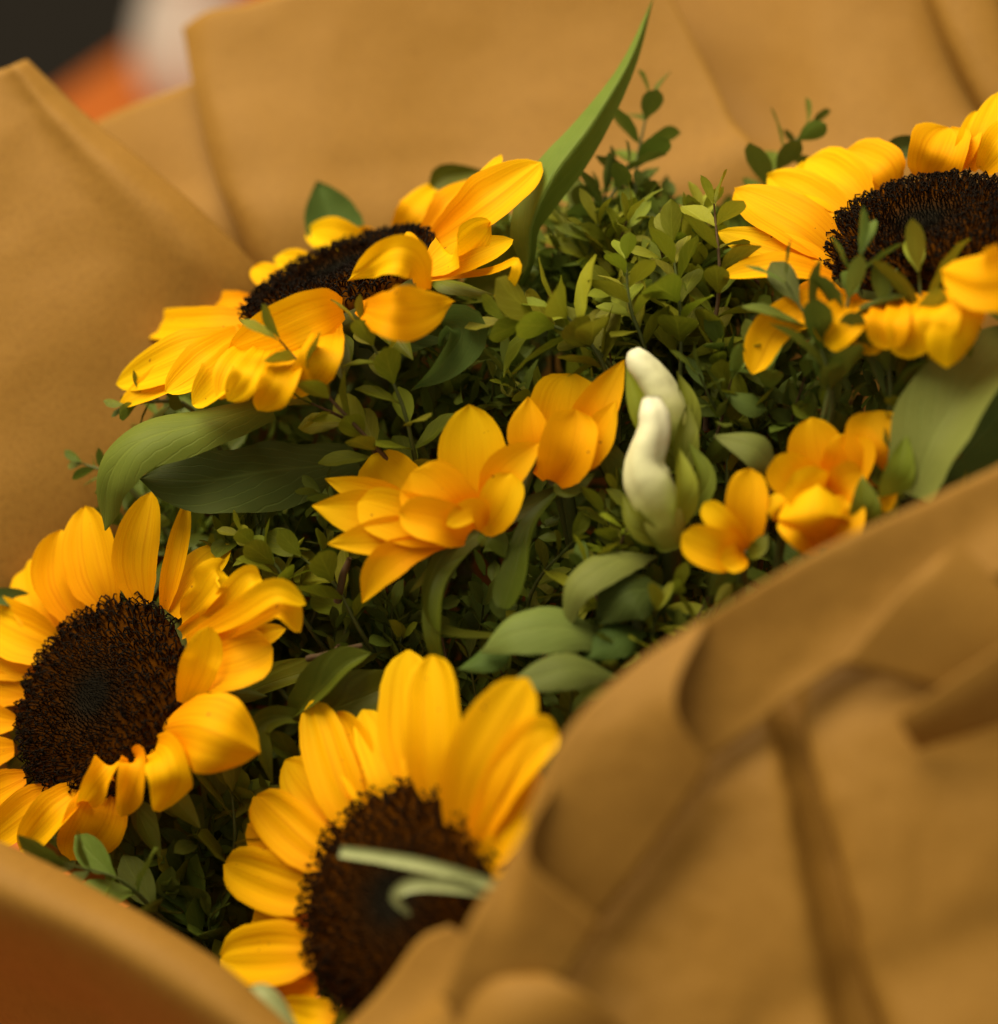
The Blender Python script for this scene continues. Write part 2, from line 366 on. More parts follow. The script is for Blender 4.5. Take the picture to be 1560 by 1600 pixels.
# left sheet
patch('paper_sheet', [
    [(-260, 150, -8), (-60, 118, -7.4), (0, 108, -7.2), (22, 100, -7.1), (42, 92, -7.7)],
    [(-260, 300, -7.4), (-40, 245, -6.4), (60, 215, -6.6), (100, 190, -6.4), (128, 165, -7.3)],
    [(-260, 500, -6.4), (-20, 420, -5.4), (150, 350, -5.8), (222, 312, -5.6), (258, 283, -6.6)],
    [(-260, 760, -5.4), (20, 640, -4.4), (230, 520, -5.3), (350, 452, -5.4), (400, 414, -6.6)],
    [(-260, 1050, -4.5), (40, 960, -4.2), (300, 760, -5.4), (440, 630, -7), (520, 560, -8.2)],
    [toward((-260, 1250, -4), .35), toward((20, 1250, -4.5), .35), toward((300, 900, -6), .35), toward((450, 800, -8), .35), toward((560, 700, -9), .35)],
    [toward((-200, 1250, -4), .93), toward((20, 1250, -4.5), .93), toward((300, 900, -6), .93), toward((450, 800, -8), .93), toward((560, 700, -9), .93)]],
    nu=44, nv=60, crinkle=.13, seed=1, fine=.35, label='left sheet of brown kraft paper with a slanting edge')
# flap seen between left and middle sheets
patch('paper_flap', [
    [(60, 240, -13.5), (160, 186, -13.2), (235, 155, -13.0), (330, 118, -13.0)],
    [(150, 330, -12), (240, 290, -11.6), (320, 260, -11.4), (400, 240, -11.6)],
    [(260, 460, -10), (340, 430, -9.8), (420, 420, -9.8), (480, 400, -10)],
    [toward((330, 640, -10), .3), toward((430, 620, -10), .3), toward((500, 600, -10), .3), toward((560, 580, -10), .3)]],
    nu=24, nv=30, crinkle=.10, seed=2, label='small kraft paper flap behind the left sheet')
# middle sheet
patch('paper_sheet', [
    [(286, 44, -12.6), (330, 16, -12.0), (400, 0, -11.8), (560, -60, -12), (760, -130, -12.4), (940, -150, -11.8), (1022, -60, -11.4)],
    [(300, 120, -11.6), (336, 120, -10.9), (420, 115, -10.7), (580, 100, -11.0), (770, 80, -11.4), (980, 60, -10.8), (1078, 50, -10.4)],
    [(335, 260, -10.2), (370, 260, -9.5), (450, 255, -9.3), (600, 245, -9.6), (790, 235, -9.9), (1020, 215, -9.3), (1142, 180, -8.9)],
    [(400, 430, -8.8), (430, 430, -8.2), (500, 425, -8.0), (640, 420, -8.1), (820, 400, -8.2), (1050, 360, -7.7), (1195, 300, -7.4)],
    [toward((440, 620, -8), .2), toward((480, 620, -8), .2), toward((540, 610, -8), .2), toward((680, 600, -8), .2), toward((850, 560, -7.5), .2), toward((1060, 500, -6.5), .2), toward((1230, 460, -6), .2)],
    [toward((440, 620, -8), .92), toward((480, 620, -8), .92), toward((540, 610, -8), .92), toward((680, 600, -8), .92), toward((850, 560, -7.5), .92), toward((1060, 500, -6.5), .92), toward((1230, 460, -6), .92)]],
    nu=60, nv=50, crinkle=.13, seed=3, fine=.35, label='middle sheet of brown kraft paper behind the flowers')
# right sheet, behind the middle one
patch('paper_sheet', [
    [(960, -120, -16), (1120, -110, -15.2), (1280, -110, -13.2), (1400, -110, -12.4), (1470, -110, -12.6), (1560, -110, -11.2)],
    [(1000, 40, -15), (1140, 40, -14.2), (1300, 40, -12.0), (1420, 30, -11.2), (1500, 20, -11.4), (1580, 10, -10)],
    [(1060, 200, -13.2), (1190, 200, -12.4), (1340, 190, -10.2), (1460, 180, -9.6), (1560, 160, -9.4), (1640, 150, -8.5)],
    [(1120, 380, -8.6), (1250, 370, -8.8), (1380, 360, -8.4), (1500, 350, -8.0), (1620, 330, -7.6), (1740, 320, -7)],
    [toward((1150, 520, -6), .25), toward((1300, 520, -6), .25), toward((1420, 520, -6), .25), toward((1540, 520, -6), .25), toward((1700, 520, -5), .25), toward((1850, 520, -4), .25)],
    [toward((1150, 520, -6), .92), toward((1300, 520, -6), .92), toward((1420, 520, -6), .92), toward((1540, 520, -6), .92), toward((1700, 520, -5), .92), toward((1850, 520, -4), .92)]],
    nu=50, nv=44, crinkle=.13, seed=4, fine=.35, label='right sheet of brown kraft paper behind the large right sunflower')
# sheet at the far right with its pale folded edge
patch('paper_sheet', [
    [(1428, -60, -10.9), (1442, -64, -10.0), (1480, -70, -9.6), (1540, -80, -9.6), (1580, -90, -10.6), (1800, -100, -10)],
    [(1470, 60, -9.9), (1486, 55, -9.0), (1520, 48, -8.6), (1568, 40, -8.8), (1600, 30, -10.0), (1820, 20, -8.6)],
    [(1540, 190, -8.7), (1554, 186, -7.9), (1590, 180, -7.5), (1630, 170, -7.6), (1670, 160, -8.4), (1840, 150, -7)],
    [(1640, 380, -7), (1660, 380, -6.4), (1700, 375, -6), (1730, 370, -6), (1760, 360, -6), (1860, 350, -5)],
    [toward((1660, 620, -4), .3), toward((1690, 620, -4), .3), toward((1730, 620, -4), .3), toward((1770, 620, -3), .3), toward((1820, 620, -2), .3), toward((1900, 620, 0), .3)]],
    nu=44, nv=30, crinkle=.08, seed=5, label='far right kraft paper sheet with a rounded fold')

# front sheets ------------------------------------------------------------
# outer front wall of the wrap, with vertical folds
patch('paper_front', [
    [(690, 1480, 10.6), (850, 1400, 10.8), (960, 1290, 10.8), (1090, 1150, 10.7), (1170, 1085, 10.5), (1200, 1060, 10.0), (1225, 1040, 9.9), (1290, 990, 10.2), (1420, 900, 9.8), (1560, 800, 9.2), (1800, 680, 8.2)],
    [(710, 1560, 11.2), (880, 1500, 12.0), (1010, 1370, 12.0), (1120, 1230, 12.0), (1196, 1160, 11.8), (1222, 1140, 11.1), (1250, 1125, 10.9), (1270, 1115, 11.6), (1440, 1040, 11.8), (1600, 960, 11.2), (1840, 880, 9.2)],
    [(730, 1660, 12.2), (900, 1620, 12.9), (1040, 1500, 12.8), (1150, 1370, 12.9), (1232, 1310, 13.0), (1262, 1300, 12.1), (1296, 1290, 11.8), (1316, 1280, 12.8), (1480, 1220, 12.9), (1650, 1160, 12.4), (1880, 1100, 10.2)],
    [(750, 1800, 12.8), (920, 1790, 13.6), (1070, 1700, 13.6), (1190, 1590, 13.8), (1272, 1540, 14.0), (1306, 1525, 13.1), (1346, 1515, 12.8), (1368, 1505, 13.8), (1530, 1440, 14.0), (1700, 1400, 13.6), (1900, 1350, 11.5)],
    [(780, 2000, 11.6), (930, 1990, 12.6), (1090, 1950, 12.6), (1220, 1880, 13.0), (1310, 1840, 13.4), (1345, 1820, 11.6), (1390, 1805, 11.6), (1420, 1795, 13.2), (1560, 1750, 13.2), (1720, 1700, 12.6), (1900, 1650, 10.6)],
    [toward((780, 2000, 6), .8), toward((930, 1990, 8), .8), toward((1090, 1950, 9.5), .8), toward((1220, 1880, 10), .8), toward((1300, 1840, 10), .8), toward((1345, 1820, 8), .8), toward((1380, 1800, 8), .8), toward((1420, 1790, 9.6), .8), toward((1560, 1750, 9.4), .8), toward((1720, 1700, 8.5), .8), toward((1900, 1650, 6), .8)]],
    nu=150, nv=60, crinkle=.16, seed=6, fine=.5, label='front wall of the kraft paper wrap with a dark vertical fold')
# the turned-over cuff, three overlapping lengths with thin edges
patch('paper_cuff', [
    [(1040, 1000, 12.0), (1200, 902, 11.6), (1350, 826, 11.0), (1560, 728, 10.2), (1760, 640, 9.4)],
    [(1036, 1012, 12.2), (1204, 914, 11.8), (1354, 838, 11.2), (1566, 740, 10.4), (1766, 652, 9.6)],
    [(1010, 1110, 12.2), (1190, 1010, 11.9), (1370, 915, 11.4), (1590, 800, 10.7), (1800, 720, 9.8)],
    [(1040, 1226, 12.1), (1150, 1160, 12.2), (1290, 1055, 12.1), (1620, 870, 11.5), (1820, 790, 10.5)]],
    nu=56, nv=30, crinkle=.10, seed=7, fine=.5, label='turned-over paper cuff along the right front edge')
patch('paper_cuff', [
    [(820, 1284, 12.5), (884, 1150, 12.4), (980, 1046, 12.2), (1096, 966, 11.9)],
    [(826, 1292, 12.7), (890, 1160, 12.6), (986, 1056, 12.4), (1100, 980, 12.3)],
    [(806, 1376, 12.7), (920, 1230, 12.9), (1010, 1126, 13.0), (1054, 1096, 13.2)],
    [(896, 1490, 12.6), (990, 1372, 12.9), (1066, 1268, 13.1), (1110, 1200, 13.3)]],
    nu=40, nv=30, crinkle=.10, seed=8, fine=.5, label='middle length of the turned-over paper cuff with pleats')
patch('paper_cuff', [
    [(690, 1560, 13.3), (730, 1448, 13.1), (792, 1345, 12.9), (858, 1222, 12.8)],
    [(698, 1566, 13.5), (738, 1456, 13.3), (800, 1354, 13.1), (862, 1234, 13.1)],
    [(740, 1620, 13.4), (786, 1510, 13.5), (812, 1420, 13.6), (824, 1338, 13.7)],
    [(830, 1640, 13.4), (880, 1540, 13.6), (920, 1476, 13.8), (944, 1448, 14.0)]],
    nu=32, nv=30, crinkle=.10, seed=9, fine=.5, label='lower length of the turned-over paper cuff beside the front sunflower')
# strip folded on the right front wall
patch('paper_fold', [
    [(1404, 1118, 13.4), (1440, 1094, 13.6), (1560, 1014, 13.6), (1760, 900, 13.0)],
    [(1416, 1146, 13.3), (1452, 1126, 13.5), (1568, 1064, 13.5), (1770, 950, 12.9)],
    [(1434, 1172, 12.9), (1470, 1160, 13.0), (1580, 1124, 13.0), (1790, 1020, 12.5)]],
    nu=24, nv=12, crinkle=.05, seed=10, label='folded paper strip on the right of the front wall')
patch('paper_fold', [
    [(1486, 850, 11.8), (1502, 850, 11.9), (1620, 960, 12.3), (1800, 1080, 11.9)],
    [(1420, 912, 12.4), (1470, 930, 12.5), (1590, 1040, 12.6), (1800, 1160, 12.3)],
    [(1310, 1040, 12.6), (1400, 1060, 12.5), (1560, 1110, 12.5), (1800, 1220, 12.3)]],
    nu=20, nv=20, crinkle=.05, seed=11, label='pointed paper corner tucked over the right front cuff')
# lobe at the bottom in front of the sunflower
patch('paper_fold', [
    [(490, 1650, 10.2), (590, 1556, 10.6), (652, 1470, 11.0), (700, 1446, 11.4)],
    [(530, 1680, 11.2), (640, 1590, 11.6), (720, 1520, 12.0), (770, 1490, 12.2)],
    [(600, 1720, 12.6), (700, 1600, 13.2), (780, 1535, 13.6), (880, 1536, 14.0)],
    [(680, 1780, 13.1), (760, 1690, 13.9), (840, 1620, 14.3), (960, 1590, 14.1)],
    [(760, 1900, 10.8), (840, 1800, 12.3), (920, 1740, 13.3), (1040, 1700, 13.3)]],
    nu=30, nv=30, crinkle=.10, seed=12, label='rounded paper lobe at the bottom in front of the sunflower')
# front left strip with rolled edge
patch('paper_sheet', [
    [(-260, 1262, 3.2), (-40, 1340, 4.2), (150, 1426, 5.4), (300, 1514, 6.6), (420, 1600, 7.8), (560, 1730, 9)],
    [(-260, 1228, 4.4), (-40, 1306, 5.6), (150, 1394, 6.8), (304, 1482, 8.0), (432, 1580, 9.2), (570, 1710, 10.2)],
    [(-280, 1262, 5.6), (-60, 1342, 7.0), (134, 1428, 8.2), (286, 1516, 9.3), (416, 1616, 10.3), (554, 1744, 11.2)],
    [(-300, 1310, 5.4), (-80, 1392, 6.8), (112, 1476, 8.0), (262, 1562, 9.1), (394, 1660, 10.1), (530, 1790, 11)],
    [(-300, 1380, 2.8), (-80, 1480, 3.8), (100, 1560, 5.0), (240, 1640, 6.4), (370, 1740, 7.4), (510, 1850, 8.4)],
    [(-300, 1470, -3), (-70, 1585, -1.6), (90, 1668, -.4), (230, 1740, 1.2), (350, 1820, 2.4), (500, 1920, 3.6)],
    [toward((-300, 1500, -4), .4), toward((-60, 1660, -3), .4), toward((90, 1740, -2), .4), toward((230, 1800, -1), .4), toward((350, 1900, 0), .4), toward((500, 2000, 1), .4)],
    [toward((-300, 1500, -2), .93), toward((-60, 1660, -1), .93), toward((90, 1740, 0), .93), toward((230, 1800, 1), .93), toward((350, 1900, 2), .93), toward((500, 2000, 3), .93)]],
    nu=50, nv=56, crinkle=.12, seed=13, label='front left sheet of kraft paper with a rolled upper edge')
# bundle of stems below the binding
me_v, me_f = [], []
for i in range(14):
    a = 2 * math.pi * i / 14; r = 1.6 * (.4 + .6 * ((i * 7) % 5) / 4)
    base = Vector((math.cos(a) * r, 0, math.sin(a) * r))
    foot = BIND + base * 1.5
    fw = W(foot); drop = fw.z - .002
    v, f, u = tube([BIND + base, BIND + base * 1.6 + Vector((0, -drop * 100 * RY.z, -drop * 100 * RZ.z))], [.35, .32], 7, 2)
    k = len(me_v); me_v += v; me_f += [tuple(x + k for x in q) for q in f]
st = link('stem_bundle', mesh('stem_bundle', me_v, me_f, wrap.location), M_STEM, wrap); st['kind'] = 'stuff'

# ------------------------------------------------------------------ sunflowers
def sunflower(label, c, n_dir, R, petals, seed, nfl=1500, dome=.55, rim_extra=0):
    n_ = Vector(n_dir).normalized()
    calyx = c - n_ * 1.0
    root = thing('sunflower', label, 'sunflower', calyx, 'sunflowers in the bouquet')
    org = root.location
    A = n_.cross(Vector((0, 0, 1))).normalized(); B = n_.cross(A).normalized()
    prof = lambda r: dome * (1 - (r ** 4)) - .22 * dome * math.exp(-(r / .22) ** 2)
    # disc body
    vs, fs = [], []
    NR, NS = 14, 48
    for i in range(NR + 1):
        r = i / NR
        for j in range(NS):
            a = 2 * math.pi * j / NS
            vs.append(c + (A * math.cos(a) + B * math.sin(a)) * (R * r) + n_ * (prof(r)))
    for i in range(NR):
        for j in range(NS): fs.append((i * NS + j, i * NS + (j + 1) % NS, (i + 1) * NS + (j + 1) % NS, (i + 1) * NS + j))
    duv = [(i / NR, .5) for i in range(NR + 1) for j in range(NS)] + [(1, .5)] * NS
    # skirt down to the receptacle
    for j in range(NS):
        a = 2 * math.pi * j / NS; vs.append(c + (A * math.cos(a) + B * math.sin(a)) * (R * .95) - n_ * .5)
    k = NR * NS
    for j in range(NS): fs.append((k + j, k + (j + 1) % NS, k + NS + (j + 1) % NS, k + NS + j))
    disc = link('disc', mesh('disc', vs, fs, org, duv), M_DISC, root)
    # florets: curled hooks in a spiral
    vs, fs, uvs = [], [], []
    rg = random.Random(seed)
    for i in range(nfl):
        r = ((i + .5) / nfl) ** .56; a = i * 2.399963 + rg.uniform(-.05, .05)
        rad = A * math.cos(a) + B * math.sin(a); tan = n_.cross(rad)
        p0 = c + rad * (R * r * 1.0) + n_ * (prof(r) - .04)
        ax = (n_ * (1 - .35 * r ** 3) + rad * (.15 + .65 * r ** 3)).normalized()
        hgt = (.10 + .16 * min(1, r * 1.5)) * rg.uniform(.65, 1.3)
        th = (.016 + .017 * r) * rg.uniform(.8, 1.2)
        if r > .62 and rg.random() < .12: continue
        ang = rg.uniform(0, 6.283) if r > .6 else rg.gauss(math.pi, .35 + r)
        side = rad * math.cos(ang) + tan * math.sin(ang); side = (side - ax * side.dot(ax)).normalized()
        curl = ((.09 + .14 * r) * rg.uniform(.55, 1.3))
        pts = [p0, p0 + ax * hgt * .6, p0 + ax * hgt + side * curl * .15, p0 + ax * (hgt + curl * .55) + side * curl * .6, p0 + ax * (hgt + curl * .15) + side * curl * 1.15]
        if r < .4: pts = pts[:4]
        rr = [th * 1.5, th * 1.25, th, th * .95, th * .7]
        k = len(vs); s1 = side; s2 = ax.cross(side)
        for q, (p, t) in enumerate(zip(pts, rr)):
            T = (pts[min(q + 1, len(pts) - 1)] - pts[max(q - 1, 0)]).normalized()
            X = s2; Y = T.cross(X).normalized()
            for j in range(3):
                b_ = 2 * math.pi * j / 3; vs.append(p + X * (t * math.cos(b_)) + Y * (t * math.sin(b_))); uvs.append((r, q / 4))
        for q in range(len(pts) - 1):
            for j in range(3): fs.append((k + q * 3 + j, k + q * 3 + (j + 1) % 3, k + q * 3 + 3 + (j + 1) % 3, k + q * 3 + 3 + j))
    fl = link('florets', mesh('florets', vs, fs, org, uvs), M_FLORET, disc); fl['kind'] = 'stuff'; fl.parent = disc
    # receptacle under the disc
    vs, fs = [], []
    for i, (r, h) in enumerate([(1.0, -.15), (1.08, -.45), (.95, -.9), (.6, -1.3), (.25, -1.55), (.12, -1.8)]):
        for j in range(24):
            a = 2 * math.pi * j / 24; vs.append(c + (A * math.cos(a) + B * math.sin(a)) * (R * r) + n_ * h)
    for i in range(5):
        for j in range(24): fs.append((i * 24 + j, i * 24 + (j + 1) % 24, (i + 1) * 24 + (j + 1) % 24, (i + 1) * 24 + j))
    link('receptacle', mesh('receptacle', vs, fs, org), M_CALYX, root)
    v, f, u = tube([c - n_ * 1.6, c - n_ * 4.5 + (BIND - c) * .1, BIND], [.55, .5, .4], 9, 12)
    link('stem', mesh('stem', v, f, org, u), M_STEM, root)
    # green bracts behind the petals
    for i in range(16):
        a = 2 * math.pi * (i + .5) / 16 + rg.uniform(-.1, .1); rad = A * math.cos(a) + B * math.sin(a)
        p0 = c + rad * R * 1.0 - n_ * .6
        pts = [p0, p0 + rad * .9 - n_ * .25, p0 + rad * rg.uniform(1.7, 2.3) - n_ * rg.uniform(.5, 1.2)]
        v, f, u = ribbon(pts, 46, n_.cross(rad), LEAF, cup=.2, nseg=8, nlat=4, seed=seed + i)
        link('bract', mesh('bract', v, f, org, u), M_LEAFD, root)
    # petals
    for i, (pp, wd, kw) in enumerate(petals):
        pts = []
        for q in pp:
            if len(q) == 4: pts.append(K(q[0], q[1], q[2])); continue
            d = K(q[0], q[1], 0).normalized(); den = n_.dot(d)
            t = (q[2] + n_.dot(c)) / den
            pts.append(d * t)
        rad = pts[0] - c; rad = rad - n_ * rad.dot(n_); lat = n_.cross(rad.normalized())
        Lc = sum((pts[k + 1] - pts[k]).length for k in range(len(pts) - 1))
        if Lc > 7.5: print('LONG petal', label[:30], i, round(Lc, 1), [tuple(round(x, 1) for x in p) for p in pts])
        kw = dict(kw); mt = kw.pop('mat', M_PETAL)
        args = dict(cup=.14 + .08 * math.sin(i * 2.1 + seed), roll=(4 * math.sin(i * 3.7), 9 * math.sin(i * 1.9 + seed)), seed=seed * 3 + i, screen=True, nseg=18, nlat=10, wave=.035)
        args.update(kw)
        v, f, u = ribbon(pts, wd, lat, **args)
        link('petal', mesh('petal', v, f, org, u), mt, root)
    return root
def ring(c, n_, R, angs, length, lift, wd, **kw):
    """extra petals given by angle, used where the head runs out of the picture"""
    n_ = Vector(n_).normalized(); A = n_.cross(Vector((0, 0, 1))).normalized(); B = n_.cross(A).normalized()
    res = []
    for a in angs:
        rad = A * math.cos(a) + B * math.sin(a)
        ps = [c + rad * R * .98, c + rad * (R + length * .5) + n_ * (lift * .6), c + rad * (R + length) + n_ * lift * .8]
        res.append(([(780 + p.x / -p.z * FPX, 800 - p.y / -p.z * FPX, FOCUS + p.z, 'w') for p in ps], wd, kw))
    return res
P = lambda pts, w, **kw: (pts, w, kw)

# A: left sunflower
cA = K(160, 1094, -.3); nA = (-.54, .36, .76); RA = 3.2
petA = [
    P([(100, 1016, -.1), (30, 990, .5), (-70, 940, .6)], 92),
    P([(72, 1042, -.1), (0, 1030, .3), (-80, 1010, .2)], 70),
    P([(98, 998, -.15), (64, 940, .3), (44, 872, .2)], 96, prof=ROUND),
    P([(128, 974, -.1), (98, 900, .6), (96, 828, .9)], 92),
    P([(172, 952, 0), (146, 880, .7), (132, 790, 1.1)], 96, roll=(0, -6)),
    P([(226, 944, 0), (218, 870, .6), (236, 768, .9)], 76, cup=.25, roll=(0, 10)),
    P([(258, 952, 0), (272, 880, .4), (292, 782, .4)], 34, cup=.5, roll=(20, 30)),
    P([(270, 962, -.1), (312, 900, -.1), (358, 850, -.5)], 66, roll=(-20, -30)),
    P([(284, 968, .1), (316, 930, .9), (340, 895, 1.1), (352, 915, .6)], 52, edge=.10, wave=.12),
    P([(284, 990, 0), (350, 950, .6), (386, 908, .9), (410, 906, .6)], 44, edge=.06),
    P([(292, 1000, .1), (372, 958, .9), (430, 924, 1.1), (478, 945, .3)], 40, cup=.1, edge=.03),
    P([(296, 1016, .0), (380, 968, .5), (438, 946, .7), (470, 988, -.1)], 46, cup=.15),
    P([(300, 1030, -.2), (390, 1004, -.2), (446, 982, -.4)], 38),
    P([(296, 1040, -.1), (360, 1036, .2), (426, 1012, -.3)], 92, roll=(-10, -10), prof=ROUND),
    P([(288, 1100, .2), (312, 1040, .9), (326, 978, 1.3)], 60, roll=(0, 10), cup=.1, kcam=.8),
    P([(256, 1140, .1), (300, 1136, 1.0), (350, 1152, .8), (410, 1178, -.3)], 122, cup=-.14, roll=(0, 0), prof=PETAL, wave=.09, ridge=.035),
    P([(240, 1166, .0), (258, 1178, .9), (266, 1220, .8), (250, 1268, -.2)], 66, cup=.2),
    P([(206, 1188, 0), (216, 1190, .9), (206, 1230, .8), (190, 1276, .0)], 44, cup=.35),
    P([(180, 1200, 0), (176, 1196, .9), (150, 1228, .9), (124, 1262, .3)], 44, cup=.4, edge=.08),
    P([(172, 1216, -.1), (150, 1280, .1), (110, 1344, -.5)], 92, roll=(-20, -30)),
    P([(136, 1228, 0), (86, 1272, .7), (32, 1330, .3)], 60, cup=.3),
    P([(90, 1236, -.1), (40, 1272, .2), (-30, 1326, -.2)], 66),
    P([(40, 1214, -.1), (-10, 1236, .1), (-70, 1262, -.2)], 56),
    P([(22, 1170, -.1), (-30, 1180, .1), (-90, 1190, 0)], 60),
    P([(24, 1130, -.1), (-30, 1128, .2), (-90, 1128, .2)], 62),
    P([(40, 1086, -.1), (-20, 1076, .2), (-90, 1068, .2)], 64),
]
sunA = sunflower('sunflower at the left edge facing up, its full brown disc in sharp focus', cA, nA, RA, petA, 1, nfl=1800)

# B: upper middle sunflower, seen nearly from the side
cB = K(533, 438, -2.8); nB = (-.36, .86, .36); RB = 3.2
petB = [
    P([(400, 470, 0), (340, 476, .1), (270, 492, .1)], 40),
    P([(384, 500, 0), (300, 508, .25), (192, 508, .1)], 62, cup=.12),
    P([(380, 520, -.1), (290, 556, .15), (180, 600, -.2)], 78, cup=.1),
    P([(384, 520, -.3), (290, 580, -.3), (186, 634, -.7)], 60),
    P([(400, 530, -.1), (370, 572, .0), (344, 624, -.6)], 62, ridge=.05),
    P([(386, 515, -.15), (330, 560, .05), (258, 612, -.35)], 74),
    P([(392, 528, -.2), (352, 585, -.15), (300, 632, -.7)], 64),
    P([(420, 530, -.05), (392, 580, .1), (356, 626, -.6)], 56, ridge=.05),
    P([(450, 525, -.1), (440, 590, -.3), (404, 642, -1.1)], 58),
    P([(536, 482, .1), (500, 490, .5), (430, 520, .45), (356, 548, .1)], 84, cup=.06, roll=(0, 0), prof=PETAL, kcam=.9),
    P([(520, 496, -.1), (500, 560, -.3), (458, 622, -1.4)], 62, roll=(-10, -10)),
    P([(560, 480, .0), (600, 488, .5), (650, 488, .1), (708, 472, -.6)], 84, cup=.05, prof=POINT, kcam=.85, edge=.03),
    P([(664, 452, .1), (650, 410, 1.1), (610, 402, 1.5), (540, 440, .9)], 62, cup=.25, edge=.07, kcam=.8, prof=POINT, wave=.1),
    P([(650, 440, .1), (650, 400, 1.0), (636, 362, 1.6)], 26, cup=.4),
    P([(664, 424, .1), (714, 392, .3), (768, 348, .5)], 70, ridge=.04),
    P([(668, 432, -.1), (730, 406, -.1), (802, 374, -.2)], 54),
    P([(676, 380, .0), (760, 320, .9), (846, 254, 1.2)], 84, cup=.2, ridge=.04),
    P([(684, 372, .1), (740, 310, 1.0), (784, 242, 1.6)], 40),
    P([(664, 370, .0), (712, 322, .6), (752, 280, .7)], 66),
    P([(620, 366, .0), (656, 330, .5), (686, 288, .7)], 72),
    P([(580, 392, .0), (530, 372, .6), (480, 360, .9)], 66, kcam=.7),
    P([(600, 384, .0), (570, 372, .2), (545, 374, .3)], 40, kcam=.7),
    P([(505, 430, 0), (468, 412, .4), (430, 402, .6)], 48, kcam=.7),
    P([(446, 450, 0), (420, 434, .4), (398, 416, .7)], 46, kcam=.7),
    P([(640, 440, -.3), (760, 425, -.6), (806, 410, -.3), (796, 446, -.8), (772, 462, -1.0)], 16, cup=.1),
]
sunB = sunflower('sunflower in the upper middle tilted nearly edge-on with one crumpled petal', cB, nB, RB, petB, 2, nfl=1700, dome=.5)

# C: right sunflower cut by the frame
cC = K(1447, 366, .7); nC = (-.27, .80, .54); RC = 3.08
petC = [
    P([(1312, 400, 0), (1240, 350, 1.0), (1148, 296, 1.5)], 94, cup=.12),
    P([(1306, 420, 0), (1220, 392, .7), (1122, 362, 1.0)], 60),
    P([(1300, 436, .1), (1220, 424, .8), (1126, 432, .9)], 46, cup=.3, roll=(10, 20)),
    P([(1352, 326, 0), (1310, 290, .5), (1258, 250, .7)], 106, prof=ROUND),
    P([(1390, 300, 0), (1364, 270, .6), (1318, 240, .8)], 112, prof=ROUND),
    P([(1448, 276, 0), (1464, 240, .8), (1484, 198, 1.1)], 92, prof=ROUND),
    P([(1496, 268, .1), (1514, 220, .9), (1526, 172, 1.2)], 36),
    P([(1516, 266, .1), (1540, 206, 1.0), (1562, 144, 1.4)], 46),
    P([(1536, 268, .1), (1566, 226, .9), (1598, 180, 1.2)], 56),
    P([(1580, 290, .1), (1640, 240, .6), (1700, 200, .6)], 80),
    P([(1600, 320, .1), (1670, 300, .4), (1740, 280, .3)], 80),
    P([(1582, 380, .1), (1660, 380, .2), (1740, 390, -.1)], 80),
    P([(1600, 392, .1), (1590, 420, .9), (1540, 440, 1.3), (1472, 424, 1.3)], 96, cup=.08, kcam=.8, prof=PETAL, wave=.08),
    P([(1560, 400, .0), (1580, 450, .3), (1580, 500, -.4)], 70),
    P([(1500, 436, .1), (1500, 470, .6), (1490, 520, .1), (1478, 574, -.8)], 76, cup=-.2, prof=ROUND),
    P([(1416, 462, .0), (1420, 500, .3), (1424, 560, -.7)], 66, prof=ROUND),
    P([(1366, 470, .0), (1362, 500, .3), (1345, 550, -.6)], 66, prof=ROUND),
    P([(1336, 466, .0), (1262, 484, .4), (1206, 520, .0), (1176, 584, -.8)], 58, cup=.2, prof=ROUND),
    P([(1454, 456, -.1), (1460, 500, .0), (1452, 552, -.9)], 60),
    P([(1310, 446, -.2), (1270, 470, -.3), (1240, 512, -1.0)], 60),
    P([(1350, 468, .1), (1322, 500, .5), (1286, 536, -.1)], 64, prof=ROUND),
    P([(1392, 468, .1), (1390, 500, .4), (1382, 545, -.3)], 60, prof=ROUND),
    P([(1460, 456, .1), (1468, 490, .5), (1462, 530, .0)], 60, prof=ROUND),
    P([(1308, 424, -.1), (1230, 408, .4), (1146, 400, .6)], 56),
    P([(1332, 350, -.1), (1270, 310, .5), (1200, 274, .8)], 74),
]
sunC = sunflower('sunflower cut by the right edge, green sprigs in front of its petals', cC, nC, RC, petC, 3, nfl=1800, dome=.6)

